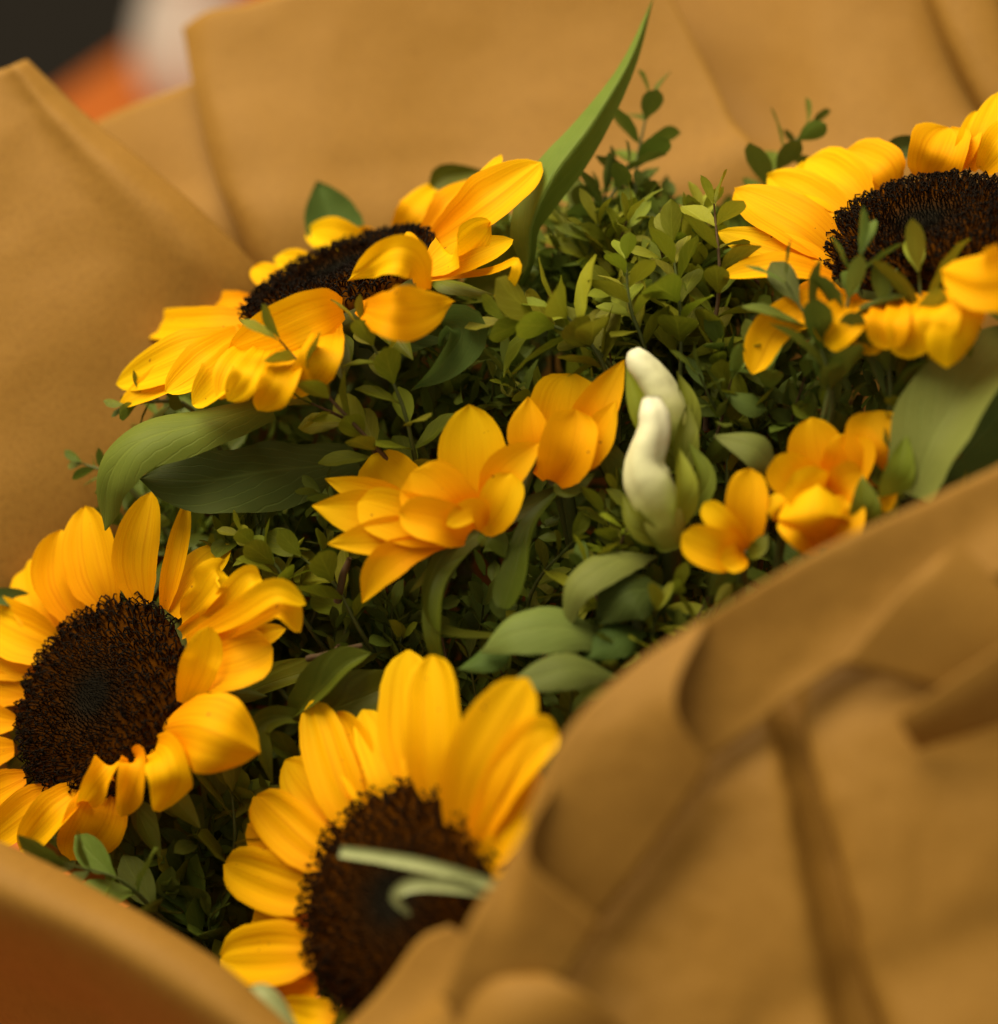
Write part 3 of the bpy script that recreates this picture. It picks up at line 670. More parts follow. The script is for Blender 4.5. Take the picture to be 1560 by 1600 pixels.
# D: front sunflower, out of focus
cD = K(628, 1408, 5.6); nD = (-.55, .30, .78); RD = 3.35
petD = [
    P([(524, 1590, 0), (490, 1584, .2), (440, 1572, .0)], 46, prof=ROUND),
    P([(496, 1540, -.2), (440, 1546, -.2), (390, 1552, -.6)], 80, prof=ROUND),
    P([(496, 1490, 0), (430, 1492, .3), (344, 1496, .1)], 92, prof=ROUND, ridge=.05, cup=.12),
    P([(500, 1440, -.3), (450, 1438, -.4), (392, 1436, -.9)], 84, prof=ROUND),
    P([(506, 1400, 0), (440, 1384, .3), (352, 1350, .2)], 88, prof=ROUND, ridge=.05, cup=.12),
    P([(526, 1352, 0), (470, 1310, .4), (400, 1244, .4)], 84, prof=ROUND, ridge=.05, cup=.1),
    P([(560, 1300, 0), (526, 1220, .4), (486, 1094, .5)], 78, ridge=.05, prof=ROUND),
    P([(542, 1318, -.2), (500, 1260, -.1), (480, 1168, -.4)], 64, prof=ROUND),
    P([(590, 1268, -.1), (570, 1220, .1), (532, 1140, -.2)], 56, prof=ROUND),
    P([(622, 1256, 0), (604, 1200, .2), (566, 1110, -.1)], 64, prof=ROUND),
    P([(652, 1242, -.1), (636, 1140, .1), (638, 1016, .1)], 78, prof=ROUND),
    P([(682, 1252, .2), (682, 1150, .7), (676, 1024, .8)], 86, prof=ROUND, ridge=.05),
    P([(716, 1300, .3), (752, 1190, 1.0), (824, 1060, .9)], 98, prof=ROUND),
    P([(738, 1330, .2), (786, 1226, .7), (836, 1160, .7), (874, 1148, .3)], 62, prof=ROUND),
    P([(752, 1350, .1), (792, 1290, .3), (838, 1200, .1)], 70, prof=ROUND),
    P([(756, 1370, .1), (780, 1340, .2), (806, 1290, -.2)], 62, prof=ROUND),
    P([(606, 1240, -.6), (560, 1120, -.9), (524, 1060, -.9)], 28),
] + ring(cD, nD, RD, [a for a in (1.0, 1.35, 1.7)], 3.0, .1, 80)
sunD = sunflower('out of focus sunflower at the bottom partly covered by the paper cuff', cD, nD, RD, petD, 4, nfl=1500, dome=.6)

# ------------------------------------------------------------------ broad leaves (parts of the sunflower stems)
def leaf(parent, pts, width, face, mat=M_LEAF, label=None, prof=LEAF, **kw):
    Q = [K(*p) for p in pts]
    T = Q[-1] - Q[0]
    lat = T.cross(Vector(face))
    a = dict(facev=Vector(face).normalized(), cup=.12, ridge=.0, wave=.06, nseg=22, nlat=10, fold=.12, seed=len(bpy.data.objects) % 97)
    a.update(kw)
    v, f, u = ribbon(Q, width, lat, prof, **a)
    o = link('leaf', mesh('leaf', v, f, parent.location, u), mat, parent)
    if label: o['label'] = label
    return o
# leaves of B
leaf(sunB, [(776, 486, -2.2), (824, 420, -1.5), (832, 350, -1.1), (866, 276, -1.2), (926, 194, -1.9), (984, 96, -3.0), (1020, 0, -4.2)], 68, (.25, .1, .95), M_LEAFM, 'tall pointed green leaf rising against the paper', cup=.02, fold=-.75, roll=(-10, 15), prof=[(0, .2), (.15, .36), (.30, .72), (.45, .98), (.58, 1), (.70, .74), (.82, .42), (.92, .2), (1, .03)], edge=.03)
leaf(sunB, [(545, 420, -6.2), (520, 350, -6.8), (496, 282, -7.2)], 100, (.1, 0, 1), M_LEAF, 'dark pointed leaf behind the upper sunflower')
leaf(sunB, [(420, 632, -.4), (320, 660, .6), (220, 690, 1.0), (168, 750, .8), (160, 830, 0)], 100, (-.2, .5, .8), M_LEAFM, 'green leaf arching over the left side', fold=.06, cup=-.25, prof=STRAP)
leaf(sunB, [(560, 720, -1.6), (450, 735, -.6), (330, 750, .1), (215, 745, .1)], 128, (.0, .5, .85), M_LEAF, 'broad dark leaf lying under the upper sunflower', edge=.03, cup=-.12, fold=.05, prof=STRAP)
leaf(sunB, [(640, 520, -.8), (690, 500, .6), (722, 520, 1.0), (690, 570, 1.0), (648, 606, .9)], 70, (.4, -.3, .8), M_LEAF, 'rolled leaf with its pale underside below the upper sunflower', cup=.3, fold=.1)
leaf(sunB, [(560, 540, -1.4), (640, 520, -1.2), (720, 520, -1.2)], 90, (0, .3, .9), M_LEAF)
leaf(sunB, [(700, 470, -3), (770, 450, -2.4), (815, 400, -2.4), (826, 340, -3)], 70, (-.3, .3, .9), M_LEAFD, cup=.3)
leaf(sunB, [(670, 300, -6), (700, 275, -6.3), (760, 268, -6.6)], 40, (0, .1, 1), M_LEAFD)
# leaves of C
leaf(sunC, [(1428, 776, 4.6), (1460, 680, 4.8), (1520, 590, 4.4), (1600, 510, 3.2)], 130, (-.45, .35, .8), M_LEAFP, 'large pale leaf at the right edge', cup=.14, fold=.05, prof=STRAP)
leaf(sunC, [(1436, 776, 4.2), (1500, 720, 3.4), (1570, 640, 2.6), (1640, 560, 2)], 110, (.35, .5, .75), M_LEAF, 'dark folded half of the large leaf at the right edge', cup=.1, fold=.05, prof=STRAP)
leaf(sunC, [(1380, 250, -4), (1410, 232, -4.2), (1450, 222, -4.4)], 40, (0, .2, 1), M_LEAF)
# leaves of A
leaf(sunA, [(70, 960, -3.4), (20, 936, -3.4), (-60, 930, -3.4)], 34, (0, .4, .9), M_LEAF)
leaf(sunA, [(310, 1120, -1.2), (390, 1080, -.2), (480, 1050, .3), (560, 1030, .4)], 50, (0, .6, .8), M_LEAFD, cup=.2)
# leaves of D
leaf(sunD, [(440, 1130, 1.2), (500, 1080, 2.0), (540, 1040, 2.2), (580, 1020, 2.0)], 62, (-.3, .4, .8), M_LEAFD, 'folded green leaf behind the front sunflower', fold=.35)
leaf(sunD, [(500, 1120, 1.4), (540, 1100, 1.8), (590, 1080, 1.8), (640, 1050, 1.4)], 84, (0, .35, .9), M_LEAFD)
leaf(sunD, [(520, 1130, 1.6), (440, 1120, 1.8), (404, 1140, 2.0), (412, 1180, 2.0), (426, 1226, 1.6)], 36, (.3, .3, .9), M_LEAFD, 'small curled leaf between the two lower sunflowers', fold=.3)
leaf(sunD, [(470, 1190, 1.0), (430, 1160, 1.7), (408, 1140, 2.0)], 34, (.2, .3, .9), M_LEAFD, fold=.3)
leaf(sunD, [(384, 1544, 6.8), (420, 1562, 7.2), (466, 1610, 7.4)], 30, (.2, .5, .8), M_PALE)

# pale curled blade lying in front of D's disc
blade = thing('grass_blade', 'pale green curled blade lying across the front sunflower disc', 'grass blade', K(800, 1400, 8.0))
def part(parent, name, pts, width, face, mat, prof=STRAP, **kw):
    Q = [K(*p) if not isinstance(p, Vector) else p for p in pts]; lat = (Q[-1] - Q[0]).cross(Vector(face))
    a = dict(facev=Vector(face).normalized(), cup=.1, ridge=0, wave=.03, nseg=18, nlat=6, seed=len(bpy.data.objects) % 89); a.update(kw)
    v, f, u = ribbon(Q, width, lat, prof, **a)
    return link(name, mesh(name, v, f, parent.location, u), mat, parent)
part(blade, 'blade', [(532, 1332, 7.6), (600, 1342, 8.0), (690, 1360, 8.3), (800, 1392, 8.2)], 20, (0, .4, .9), M_PALE, cup=.25, prof=[(0, .8), (.5, 1), (1, .9)])
part(blade, 'blade', [(800, 1400, 8.0), (720, 1386, 8.4), (650, 1382, 8.6), (618, 1400, 8.6), (640, 1430, 8.4)], 22, (.1, .3, .9), M_PALE, cup=.2, prof=[(0, .9), (.5, 1), (.8, .7), (1, .3)])

# ------------------------------------------------------------------ yellow alstroemeria
def bloom(root, petals, base, mat=M_ALST, face=(0, .3, .9)):
    c = K(*base)
    for i, (pts, wd, kw) in enumerate(petals):
        Q = [K(*p) for p in pts]
        lat = (Q[-1] - Q[0]).cross(-c.normalized())
        a = dict(prof=POINT, cup=.16, ridge=.012, wave=.03, nseg=16, nlat=8, seed=i + 31, screen=True, kcam=.5); a.update(kw)
        v, f, u = ribbon(Q, wd, lat, **a)
        link('petal', mesh('petal', v, f, root.location, u), mat, root)
e1 = thing('yellow_alstroemeria', 'golden open lily-like flower in the centre, petals pointing left', 'flower', K(740, 838, 2.2), 'golden lily-like flowers')
bloom(e1, [
    P([(690, 800, 1.9), (628, 774, 1.2), (580, 712, .9)], 100, prof=ROUND),
    P([(680, 810, 2.0), (600, 780, 1.8), (508, 748, 1.6)], 52),
    P([(690, 820, 2.2), (590, 806, 2.4), (488, 790, 2.2)], 74),
    P([(706, 832, 2.4), (620, 836, 2.8), (512, 850, 2.8)], 60),
    P([(724, 838, 2.5), (640, 860, 3.0), (594, 890, 3.0), (566, 942, 2.6)], 56),
    P([(724, 834, 2.5), (694, 790, 3.0), (644, 738, 2.8)], 104, prof=ROUND, cup=.2),
    P([(730, 838, 2.8), (690, 816, 3.5), (624, 800, 3.4)], 66, prof=ROUND, cup=.2),
    P([(730, 826, 2.4), (640, 812, 2.9), (560, 786, 2.6)], 80, prof=ROUND),
    P([(744, 820, 2.2), (740, 730, 2.2), (734, 632, 2.0)], 108, prof=PETAL),
    P([(762, 816, 2.4), (784, 742, 2.8), (848, 690, 2.8)], 62),
    P([(756, 824, 2.8), (740, 796, 3.4), (698, 820, 3.6)], 36, prof=ROUND),
    P([(752, 832, 2.6), (778, 790, 3.1), (800, 740, 3.0)], 64, prof=ROUND)], (740, 838, 2.2))
for pts, wd in (([(742, 836, 2.3), (770, 838, 2.7), (790, 872, 2.6)], 44), ([(744, 840, 2.2), (690, 880, 2.2), (640, 926, 2.0)], 22)):
    part(e1, 'sepal', pts, wd, (0, .3, .9), M_LEAFD, LEAF)
v, f, u = tube([K(742, 838, 2.2), K(800, 800, 1.8), K(880, 790, .6), BIND], [.22, .2, .18, .18], 7, 16); link('stem', mesh('stem', v, f, e1.location, u), M_STEM, e1)
e2 = thing('yellow_alstroemeria', 'golden cupped lily-like flower beside the white buds', 'flower', K(866, 748, 1.8), 'golden lily-like flowers')
bloom(e2, [
    P([(872, 740, 1.8), (920, 660, 2.2), (976, 562, 2.0)], 66, cup=.25),
    P([(866, 742, 1.6), (880, 660, 1.6), (898, 584, 1.4)], 116, prof=ROUND),
    P([(856, 748, 2.0), (828, 690, 2.2), (826, 620, 2.0)], 66),
    P([(860, 740, 1.2), (850, 650, .9), (848, 594, .7)], 44),
    P([(864, 752, 2.2), (886, 704, 2.8), (900, 640, 2.7)], 84, prof=ROUND, cup=.25),
    P([(874, 748, 2.2), (920, 700, 2.6), (964, 626, 2.6)], 58),
    P([(870, 750, 2.0), (898, 720, 2.5), (920, 700, 2.6)], 50, prof=ROUND)], (866, 748, 1.8))
part(e2, 'sepal', [(868, 748, 2.0), (890, 760, 2.2), (930, 740, 2.0)], 40, (0, .3, .9), M_LEAFD, LEAF)
v, f, u = tube([K(866, 750, 1.8), K(890, 790, 1.0), BIND], [.22, .2, .18], 7, 12); link('stem', mesh('stem', v, f, e2.location, u), M_STEM, e2)
# twisting strap leaves under the blooms
part(e1, 'strap_leaf', [(870, 770, 1.6), (780, 812, 2.2), (706, 860, 2.6), (674, 930, 2.8), (690, 985, 2.8), (780, 996, 2.6), (850, 1000, 2.0)], 44, (.3, .5, .8), M_LEAFD, roll=(0, 50), nseg=30)
part(e1, 'strap_leaf', [(690, 1050, 2.6), (676, 980, 3.0), (690, 900, 2.8), (760, 830, 2.2)], 34, (-.5, .3, .8), M_LEAFD)
part(e2, 'strap_leaf', [(870, 770, 1.8), (826, 820, 2.4), (806, 890, 2.8), (786, 950, 2.9)], 58, (-.6, .3, .7), M_LEAFD, prof=[(0, .2), (.4, .6), (.8, 1), (.93, .9), (1, .5)])
part(e2, 'strap_leaf', [(930, 680, 1.6), (960, 730, 2.0), (980, 800, 1.8)], 44, (.3, .2, .9), M_LEAFD)

# ------------------------------------------------------------------ white green buds
def bud(label, pts, radii, bracts):
    root = thing('freesia_bud', label, 'flower bud', K(*pts[0]), 'white green buds')
    Q = [K(*p) for p in pts]
    v, f, u = tube(Q, radii, 30, 36)
    # lobed, uneven skin
    c0 = None
    out = []
    for i, p in enumerate(v):
        s = (i // 30) / 36; cc = cr(Q, s); a = (i % 30) / 30 * 2 * math.pi
        k = .9 + .22 * abs(math.sin(a * 1.5 + s * 2.6)) ** .6 + .09 * noise.noise(p * 1.4) + .03 * noise.noise(p * 4)
        out.append(cc + (p - cc) * k)
    link('bud_petals', mesh('bud_petals', out, f, root.location, u), M_BUD, root)
    for bp, wd, fc in bracts: part(root, 'bract', bp, wd, fc, M_BUDG, LEAF, cup=.3)
    v, f, u = tube([Q[0], Q[0].lerp(BIND, .3), BIND], [.3, .22, .18], 7, 8); link('stem', mesh('stem', v, f, root.location, u), M_STEM, root)
bud('tall white bud with a green tip-bract in the centre right', [(1062, 730, 1.6), (1045, 660, 2.2), (1024, 605, 2.4), (1000, 568, 2.4), (990, 548, 2.3)], [.42, .60, .64, .54, .46, .36, .2],
    [([(1060, 720, 2.2), (1010, 650, 3.0), (978, 572, 2.9)], 40, (-.5, .2, .8)), ([(1070, 720, 2.2), (1072, 640, 2.4), (1058, 580, 2.2)], 40, (.6, .2, .8))])
bud('lower creamy white bud in front of the other, green at its base', [(1050, 850, 3.0), (1030, 790, 3.6), (1008, 730, 3.8), (1022, 670, 3.8), (1018, 622, 3.6)], [.40, .60, .66, .66, .50, .48, .42, .24],
    [([(1054, 840, 3.4), (1066, 770, 4.2), (1062, 700, 4.0)], 44, (.5, .2, .85)), ([(1040, 850, 3.2), (1000, 820, 3.8), (972, 770, 3.6)], 36, (-.5, .2, .85)), ([(1062, 820, 3.0), (1096, 750, 3.2), (1076, 690, 3.0)], 40, (.5, .3, .8)), ([(1062, 760, 2.8), (1070, 690, 2.8), (1075, 630, 2.6)], 40, (.3, .3, .9))])

# ------------------------------------------------------------------ small yellow blossoms by the right cuff
def small(label, base, petals, calyx=True):
    root = thing('yellow_blossom', label, 'flower', K(*base), 'small blurred golden blossoms by the paper cuff')
    bloom(root, petals, base)
    v, f, u = tube([K(*base), K(*base).lerp(BIND, .2) + Vector((0, -1, 0)), BIND], [.16, .14, .12], 6, 8); link('stem', mesh('stem', v, f, root.location, u), M_STEM, root)
    b = base
    if calyx:
        for dx in (-1, 1): part(root, 'sepal', [(b[0], b[1] + 8, b[2]), (b[0] + dx * 22, b[1] - 6, b[2] + .4), (b[0] + dx * 34, b[1] - 34, b[2] + .3)], 26, (0, .3, .9), M_LEAFD, LEAF)
    return root
g1 = small('lowest golden blossom left of the cuff, three round petals', (1164, 862, 4.0), [
    P([(1164, 862, 4.2), (1120, 860, 4.7), (1066, 836, 4.6)], 62, prof=ROUND), P([(1164, 850, 4.2), (1132, 820, 4.5), (1100, 786, 4.3)], 40, prof=ROUND),
    P([(1164, 858, 4.0), (1166, 800, 4.3), (1172, 732, 4.1)], 62, prof=ROUND), P([(1160, 866, 4.2), (1150, 872, 4.8), (1130, 884, 4.9)], 40, prof=ROUND)])
g2 = small('cup-shaped golden blossom with a deep orange hollow', (1290, 770, 3.8), [
    P([(1290, 770, 3.6), (1240, 745, 4.0), (1214, 712, 4.2)], 70, prof=ROUND), P([(1290, 764, 3.4), (1276, 710, 3.4), (1268, 652, 3.3)], 84, prof=PETAL),
    P([(1292, 766, 3.6), (1326, 720, 3.9), (1330, 676, 3.9)], 74, prof=ROUND), P([(1290, 772, 4.0), (1262, 762, 4.8), (1240, 740, 5.0)], 70, prof=ROUND),
    P([(1292, 772, 4.0), (1320, 756, 4.6), (1348, 736, 4.5)], 56, prof=ROUND)])
g3 = small('round golden blossom hanging closest to the paper cuff', (1284, 850, 4.6), [
    P([(1284, 856, 4.8), (1272, 810, 5.6), (1278, 758, 5.0)], 104, prof=ROUND, cup=-.3), P([(1286, 856, 4.6), (1256, 826, 5.2), (1234, 800, 4.6)], 60, prof=ROUND), P([(1288, 856, 4.6), (1316, 820, 5.1), (1322, 776, 4.6)], 60, prof=ROUND), P([(1284, 858, 4.4), (1286, 800, 4.2), (1290, 756, 4.2)], 80, prof=ROUND)], False)
g4 = small('uppermost golden blossom below the right sunflower', (1392, 750, 3.6), [
    P([(1392, 750, 3.6), (1372, 700, 4.0), (1372, 642, 3.6)], 92, prof=ROUND, cup=.2), P([(1390, 750, 3.6), (1356, 710, 3.8), (1334, 668, 3.5)], 52, prof=ROUND), P([(1394, 750, 3.6), (1400, 700, 3.6), (1404, 660, 3.4)], 50, prof=ROUND), P([(1392, 752, 4.0), (1388, 772, 4.4), (1382, 800, 4.4)], 26, prof=ROUND)])
g5 = small('tiny half-hidden golden blossom between the others', (1226, 812, 4.2), [P([(1228, 812, 4.2), (1216, 796, 4.5), (1208, 772, 4.3)], 30, prof=ROUND), P([(1228, 814, 4.2), (1232, 794, 4.5), (1230, 776, 4.3)], 22, prof=ROUND)], False)
part(g4, 'bract', [(1380, 790, 4.2), (1404, 740, 4.8), (1418, 680, 4.6)], 52, (.3, .2, .9), M_BUDG, LEAF)
part(g3, 'bract', [(1340, 830, 4.6), (1352, 790, 5.0), (1348, 744, 4.6)], 48, (.2, .2, .9), M_LEAFD, LEAF)

# ------------------------------------------------------------------ broad loose leaves by the cuff
lv = thing('leafy_stem', 'cluster of broad soft green leaves beside the front paper cuff', 'leaves', K(1000, 1080, 2.0))
def lp(pts, wd, face, mat=M_LEAFP, **kw):
    a = dict(cup=-.18, fold=.08, prof=LEAF, nseg=18, nlat=8); a.update(kw)
    pr = a.pop('prof'); o = part(lv, 'leaf', pts, wd, face, mat, pr, **a); return o
lp([(1030, 868, 2.8), (960, 878, 3.8), (900, 920, 4.2), (884, 990, 3.8)], 64, (-.4, .5, .8))
lp([(1040, 920, 3.4), (980, 926, 4.0), (930, 976, 3.8)], 96, (.1, .5, .85), M_LEAF)
lp([(970, 1010, 3.2), (880, 980, 4.2), (800, 990, 4.4), (752, 1020, 4.0)], 84, (0, .6, .8))
lp([(966, 1058, 4.2), (900, 1044, 5.0), (840, 1056, 5.2), (792, 1070, 5.0)], 66, (0, .6, .8))
lp([(800, 1020, 3.4), (760, 1030, 3.8), (716, 1046, 3.6)], 44, (0, .6, .8), M_LEAF)
lp([(1010, 990, 3.4), (960, 1000, 4.0), (910, 1030, 4.0)], 60, (.2, .5, .8), M_LEAF)
lp([(1214, 740, 3.2), (1180, 700, 3.6), (1116, 680, 3.2)], 58, (.2, .4, .9), M_LEAFP)
lp([(1200, 640, 2.2), (1170, 630, 2.4), (1130, 612, 2.2)], 40, (.2, .4, .9), M_LEAF)
v, f, u = tube([K(1000, 900, 2.0), K(1000, 1080, 2.0), BIND], [.15, .2, .2], 6, 10); link('stem', mesh('stem', v, f, lv.location, u), M_STEM, lv)

# ------------------------------------------------------------------ box sprigs
def leaf_variant(i):
    rg = random.Random(100 + i)
    NSg, NL = 7, 4
    prof = [(0, .10), (.12, .34), (.3, .72), (.5, .98), (.66, 1.0), (.8, .86), (.92, .5), (1, .05)]
    asp = rg.uniform(.50, .64); bend = rg.uniform(-.20, .35); fold = rg.uniform(.06, .30); tw = rg.uniform(-.3, .3)
    vs, uvs = [], []
    for a in range(NSg + 1):
        s = a / NSg; h = asp * table(prof, s) / 2
        for b in range(NL + 1):
            v = -1 + 2 * b / NL
            x = v * h; z = fold * abs(x) - bend * s * s + .02 * rg.uniform(-1, 1)
            ct, sn = math.cos(tw * s), math.sin(tw * s)
            vs.append((x * ct - z * sn, s, x * sn + z * ct)); uvs.append((b / NL, s))
    m = NL + 1
    fs = [(a * m + b, a * m + b + 1, (a + 1) * m + b + 1, (a + 1) * m + b) for a in range(NSg) for b in range(NL)]
    me = bpy.data.meshes.new('leaf'); me.from_pydata(vs, [], fs); me.polygons.foreach_set('use_smooth', [True] * len(fs))
    ul = me.uv_layers.new(name='UVMap'); li = np.zeros(len(me.loops), dtype=np.int32); me.loops.foreach_get('vertex_index', li)
    ul.data.foreach_set('uv', np.asarray(uvs, dtype=np.float32)[li].ravel())
    return me
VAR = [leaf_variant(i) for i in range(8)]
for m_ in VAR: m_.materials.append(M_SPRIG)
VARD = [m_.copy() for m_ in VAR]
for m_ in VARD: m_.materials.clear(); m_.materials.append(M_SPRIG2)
def leaf_matrix(p, d, up, size):
    Y = d.normalized(); Z = (up - Y * up.dot(Y))
    if Z.length < 1e-3: Z = Vector((0, 0, 1)) - Y * Y.z
    Z.normalize(); X = Y.cross(Z)
    M = Matrix((X, Y, Z)).transposed().to_4x4()
    M = M @ Matrix.Scale(size, 4)
    M.translation = p
    return M
def sprig(label, base, tip, n=8, size=46, bow=(0, 0, 0), group=None, seed=0, dark=False, twig=False, start=.12, spread=52, slim=1.0):
    rg = random.Random(seed * 13 + 7)
    B_ = K(*base); T_ = K(*tip); mid = B_.lerp(T_, .5) + Vector(bow)
    pts = [B_, mid, T_]
    root = thing('box_sprig', label, 'sprig', B_, group)
    org = root.location
    L = (T_ - B_).length
    v, f, u = tube([B_.lerp(BIND, .08), B_, mid, T_], [.10, .085, .06, .03], 5, 12)
    link('stem', mesh('stem', v, f, org, u), M_TWIG if twig else M_STEM, root)
    phase = rg.uniform(0, math.pi)
    scm = size * 1.72 / (FPX / FOCUS)
    for i in range(n):
        s = start + (1 - start) * i / max(1, n - 1)
        p = cr(pts, s); T = (cr(pts, min(1, s + .05)) - cr(pts, max(0, s - .05))).normalized()
        Ap = T.cross(Vector((.2, .1, 1))).normalized(); Bp = T.cross(Ap)
        last = i == n - 1
        for k in (0, 1):
            if not last and rg.random() < .10: continue
            a = phase + i * math.pi / 2 * .93 + k * math.pi + rg.uniform(-.3, .3)
            o_ = Ap * math.cos(a) + Bp * math.sin(a)
            al = math.radians((rg.uniform(spread - 16, spread + 16)) if not last else rg.uniform(14, 32))
            d = T * math.cos(al) + o_ * math.sin(al)
            up = T * math.sin(al) - o_ * math.cos(al) + Vector((rg.uniform(-.3, .3), rg.uniform(-.3, .3), rg.uniform(-.3, .3)))
            sz = scm * rg.uniform(.78, 1.15) * (1 - .30 * max(0, s - .6) / .4)
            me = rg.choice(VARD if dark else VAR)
            o = bpy.data.objects.new('leaf', me); COL.objects.link(o); o.parent = root
            M = leaf_matrix((W(p + o_ * .05) - org), WD(d), WD(up), sz * .01)
            if slim != 1.0: M = M @ Matrix.Diagonal((slim, 1, 1, 1))
            o.matrix_local = M
    return root

hero = [
    ('sprig in sharp focus reaching over the upper sunflower petals', (660, 780, .2), (436, 530, 2.7), 7, 48, (-.4, .4, .5), False),
    ('upright sprig in sharp focus right of the crumpled petal', (660, 770, .0), (566, 510, 1.8), 8, 46, (.3, .2, .4), False),
    ('short sprig with toothed leaves above the broad dark leaf', (600, 730, .4), (486, 630, 1.4), 5, 46, (.2, .3, .2), False),
    ('tall thin sprig standing against the back paper', (1000, 400, -4.0), (1016, 152, -5.0), 7, 46, (-.3, 0, 0), True),
    ('side sprig leaning beside the tall leaf', (930, 420, -3.2), (985, 260, -3.8), 5, 46, (-.4, 0, .2), True),
    ('sprig rising left of the right sunflower against the paper', (1190, 380, -4.4), (1262, 196, -5.2), 7, 46, (-.4, .2, 0), True),
    ('small sprig tip with a dried brown end near the right sunflower', (1110, 560, .4), (1116, 318, .4), 7, 50, (.2, 0, .3), False),
    ('light green budding sprig in the middle of the greenery', (1012, 560, .6), (978, 404, 1.0), 7, 44, (-.2, 0, .3), False),
    ('sprig of rounded leaves pointing left below the tall leaf', (960, 580, .8), (792, 500, 1.4), 7, 56, (0, .5, .2), False),
    ('sprig with twin broad leaves above the golden cupped flower', (950, 590, 1.0), (868, 480, 1.6), 5, 60, (0, .3, .2), False),
    ('pale leaf sprig left of the right sunflower petals', (1064, 590, .6), (1050, 380, .8), 7, 54, (.1, 0, .3), False),
    ('dark blurred sprig crossing the disc of the right sunflower', (1290, 640, 3.4), (1345, 396, 3.8), 7, 56, (-.1, 0, .3), True),
    ('blurred sprig with one upright leaf before the right sunflower', (1436, 640, 3.6), (1436, 424, 3.8), 4, 74, (.1, 0, .2), False),
    ('blurred dark sprig under the drooping left petal of the right sunflower', (1300, 640, 3.2), (1228, 440, 3.4), 6, 60, (.3, 0, .3), True),
    ('blurred single-leaf sprig between two sprigs before the right sunflower', (1390, 650, 3.4), (1384, 480, 3.6), 4, 62, (0, 0, .2), True),
    ('slender sprig beside the left sunflower pointing up', (470, 960, .3), (380, 836, .8), 7, 40, (.2, .2, .2), False),
    ('dark sprig left of the golden centre flower', (570, 840, .2), (500, 770, .8), 6, 30, (0, .2, .2), True),
    ('sprig with an oval leaf right of the left sunflower', (560, 980, .6), (470, 870, 1.0), 5, 50, (.2, .2, .2), False),
    ('sprig at the lower left beside the front paper edge', (260, 1440, 1.2), (100, 1350, 3.4), 5, 60, (.2, .4, .2), True),
    ('upright sprig between the two lower sunflowers', (366, 1370, .2), (362, 1236, 1.0), 4, 66, (.1, 0, .3), False),
    ('small dark sprig beside the left end of the broad leaf', (200, 760, -3.0), (128, 724, -3.2), 4, 30, (0, .1, 0), True),
    ('sprig peeking out left under the upper sunflower', (300, 640, -2.2), (196, 634, -2.0), 6, 30, (0, .2, 0), True),
]
for i, (lb, b_, t_, n_, sz, bow, dk) in enumerate(hero):
    sprig(lb, b_, t_, n_, sz, bow, seed=i + 1, dark=dk, twig=(i in (0, 2, 6)), slim=.72 if 11 <= i <= 14 else 1.0, spread=34 if 11 <= i <= 14 else 50)

ANCH = [(300, 700, -1.2), (600, 650, -.2), (850, 550, .4), (1000, 400, -.6), (1100, 330, -1.6), (930, 280, -3.2), (1200, 600, 1.8), (1300, 720, 3.0), (1450, 740, 4.0), (1100, 900, 3.6), (900, 1000, 3.4), (700, 900, 1.4), (450, 900, 0.0), (420, 1150, .4), (250, 1350, .6), (350, 1500, 1.0), (800, 1150, 3.6), (600, 1060, 2.0), (160, 1000, -1.5), (540, 520, -2.5)]
def surf(x, y):
    sw = sv = 0
    for ax, ay, aw in ANCH:
        d = ((x - ax) ** 2 + (y - ay) ** 2) / 1e4 + .05; w_ = 1 / d ** 1.6; sw += w_; sv += w_ * aw
    return sv / sw
def inside(poly, x, y):
    r = False; j = len(poly) - 1
    for i in range(len(poly)):
        (xi, yi), (xj, yj) = poly[i], poly[j]
        if (yi > y) != (yj > y) and x < (xj - xi) * (y - yi) / (yj - yi) + xi: r = not r
        j = i
    return r
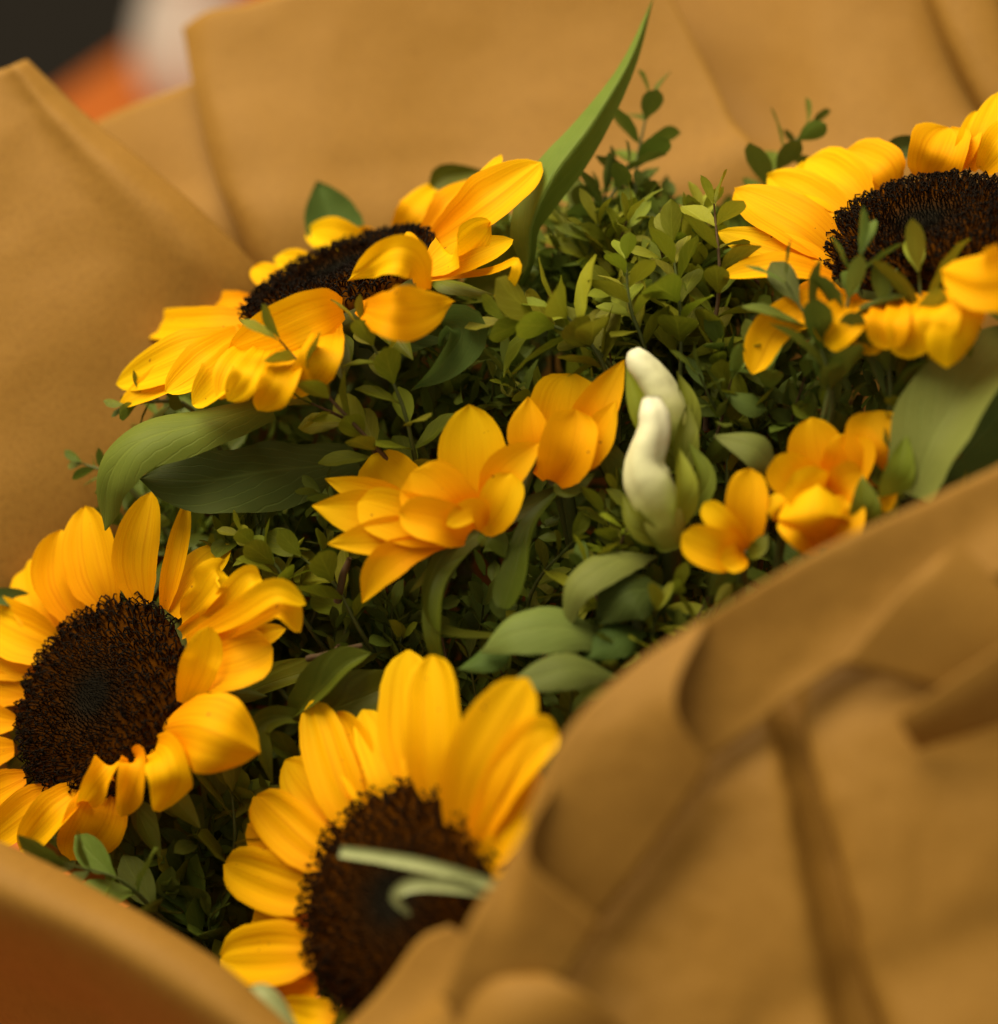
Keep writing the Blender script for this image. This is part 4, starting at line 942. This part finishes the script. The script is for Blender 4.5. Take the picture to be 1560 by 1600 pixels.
ZONES = [
    ('in the bright clump before the right sunflower', 'sprigs in the bright clump', [(840, 400), (900, 330), (1010, 320), (1130, 330), (1160, 450), (1180, 540), (1090, 580), (980, 560), (800, 560)], 26, 42, False, -.5, 10),
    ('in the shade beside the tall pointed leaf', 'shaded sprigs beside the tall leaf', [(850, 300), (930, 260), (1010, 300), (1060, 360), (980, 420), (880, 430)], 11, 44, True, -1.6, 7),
    ('between the upper sunflower and golden flowers', 'sprigs between upper sunflower and golden flowers', [(600, 600), (740, 520), (820, 570), (800, 640), (690, 690), (560, 730)], 11, 44, True, -.9, 7),
    ('in the blurred greenery below the right sunflower', 'blurred sprigs below the right sunflower', [(1070, 560), (1180, 560), (1300, 580), (1440, 610), (1430, 680), (1240, 660), (1090, 660)], 16, 46, True, .2, 6),
    ('between the left sunflower and centre flower', 'dark sprigs left of the centre flower', [(350, 820), (500, 800), (540, 880), (640, 960), (600, 1020), (480, 1020), (430, 900)], 15, 42, True, -.7, 7),
    ('between the lower sunflowers and front paper', 'dark sprigs at the lower left', [(200, 1290), (330, 1230), (400, 1200), (400, 1320), (370, 1420), (350, 1520), (220, 1410)], 17, 54, True, -.4, 6),
    ('in the blurred greenery under the white buds', 'blurred sprigs under the white buds', [(880, 760), (980, 760), (1070, 840), (1100, 930), (1010, 980), (900, 880)], 13, 46, True, .0, 6),
    ('along the inside of the paper cuff', 'blurred sprigs along the cuff', [(1080, 900), (1180, 880), (1360, 810), (1420, 760), (1400, 830), (1100, 960), (960, 1060), (880, 1130), (850, 1080)], 14, 46, True, -.1, 6),
    ('under the golden centre flower', 'dark sprigs under the centre flower', [(620, 900), (740, 900), (860, 960), (760, 1060), (600, 1010)], 10, 44, True, -1.0, 6),
    ('under the broad dark leaf at left', 'dark sprigs under the broad leaves', [(250, 800), (420, 790), (520, 800), (380, 860)], 6, 40, True, -2.4, 6),
]
ORD = 'first second third fourth fifth sixth seventh eighth ninth tenth eleventh twelfth thirteenth fourteenth fifteenth sixteenth seventeenth eighteenth nineteenth twentieth twenty-first twenty-second twenty-third twenty-fourth twenty-fifth twenty-sixth'.split()
zr = random.Random(77)
zi = 100
for lb, gp, poly, cnt, sz, dk, dw, nn in ZONES:
    xs = [p[0] for p in poly]; ys = [p[1] for p in poly]; made = 0; zone = []
    while made < cnt:
        x, y = zr.uniform(min(xs), max(xs)), zr.uniform(min(ys), max(ys))
        if not inside(poly, x, y): continue
        w = surf(x, y) + dw + zr.uniform(-.6, .5)
        T_ = K(x, y, w)
        d = Vector((zr.gauss(-.05, .38), .80 + zr.uniform(-.25, .1), .38 + zr.gauss(0, .25))).normalized()
        L = zr.uniform(3.2, 4.8)
        B_ = T_ - d * L
        bp = (780 + B_.x / -B_.z * FPX, 800 - B_.y / -B_.z * FPX, FOCUS + B_.z)
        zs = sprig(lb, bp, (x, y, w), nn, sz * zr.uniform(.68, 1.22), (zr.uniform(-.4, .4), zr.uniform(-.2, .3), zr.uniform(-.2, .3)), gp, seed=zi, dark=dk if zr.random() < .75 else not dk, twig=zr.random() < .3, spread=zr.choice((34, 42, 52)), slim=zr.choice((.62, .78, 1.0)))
        zi += 1; made += 1; zone.append((x, zs))
    zone.sort(key=lambda q: q[0])
    for k, (x, zs) in enumerate(zone): zs['label'] = ORD[k] + ' sprig from the left ' + lb

# two woody twigs lying in the greenery
for lb, pts, r in (('brown woody twig lying behind the front sunflower', [(480, 1030, 1.6), (520, 1020, 1.8), (566, 1008, 1.6)], .10), ('short brown twig pointing up below the centre flower', [(528, 940, .8), (536, 900, 1.2), (546, 872, 1.4)], .12)):
    t = thing('woody_twig', lb, 'twig', K(*pts[0]))
    v, f, u = tube([K(*p) for p in pts], [r * 1.1, r, r * .7], 7, 10)
    v = [p + Vector((noise.noise(p * 3), noise.noise(p * 3.3), 0)) * .03 for p in v]
    link('shoot', mesh('shoot', v, f, t.location, u), M_TWIG, t)
    p = K(*pts[1]); v, f, u = tube([p, p + Vector((.2, .25, .1))], [r * .6, r * .4], 6, 3); link('side_shoot', mesh('side_shoot', v, f, t.location, u), M_TWIG, t)

# ------------------------------------------------------------------ deep filler foliage, nobody could count it
vs, fs, uvs = [], [], []
fr = random.Random(3)
OUT = [(200, 660), (520, 480), (840, 330), (1010, 300), (1180, 320), (1500, 480), (1560, 700), (1380, 830), (1100, 960), (960, 1060), (860, 1200), (760, 1400), (560, 1600), (400, 1560), (200, 1400), (0, 1250), (0, 1000), (180, 860)]
cnt = 0
base_leaf = VAR[0]
lvx = [Vector(v.co) for v in base_leaf.vertices]; lfs = [tuple(p.vertices) for p in base_leaf.polygons]
tmpl_v = []; 
for s in (0, .3, .65, 1):
    for v_ in (-1, 0, 1):
        tmpl_v.append((v_ * .28 * math.sin(math.pi * (s * .86 + .07)) * (1 if s < 1 else .2), s, .10 * abs(v_) - .15 * s * s, (v_ + 1) / 2))
tmpl_f = [(a * 3 + b, a * 3 + b + 1, a * 3 + b + 4, a * 3 + b + 3) for a in range(3) for b in range(2)]
while cnt < 5200:
    x, y = fr.uniform(0, 1560), fr.uniform(300, 1600)
    if not inside(OUT, x, y): continue
    w = surf(x, y) - 2.6 - fr.random() ** 1.5 * 4.5
    p = K(x, y, w); d = Vector((fr.gauss(0, .6), fr.gauss(.5, .5), fr.gauss(.3, .5))).normalized(); up = Vector((fr.gauss(0, .5), fr.gauss(.4, .5), fr.gauss(.8, .4)))
    Z = (up - d * up.dot(d)).normalized(); X = d.cross(Z); sz = fr.uniform(.7, 1.2)
    k = len(vs)
    for a, b, c_, uu in tmpl_v: vs.append(p + (X * a + d * b + Z * c_) * sz); uvs.append((uu, b))
    fs += [tuple(q + k for q in f_) for f_ in tmpl_f]
    cnt += 1
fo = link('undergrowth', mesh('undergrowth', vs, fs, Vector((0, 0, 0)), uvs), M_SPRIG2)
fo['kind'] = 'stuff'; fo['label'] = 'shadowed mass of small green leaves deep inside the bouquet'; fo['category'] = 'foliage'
print('objects', len(bpy.data.objects))
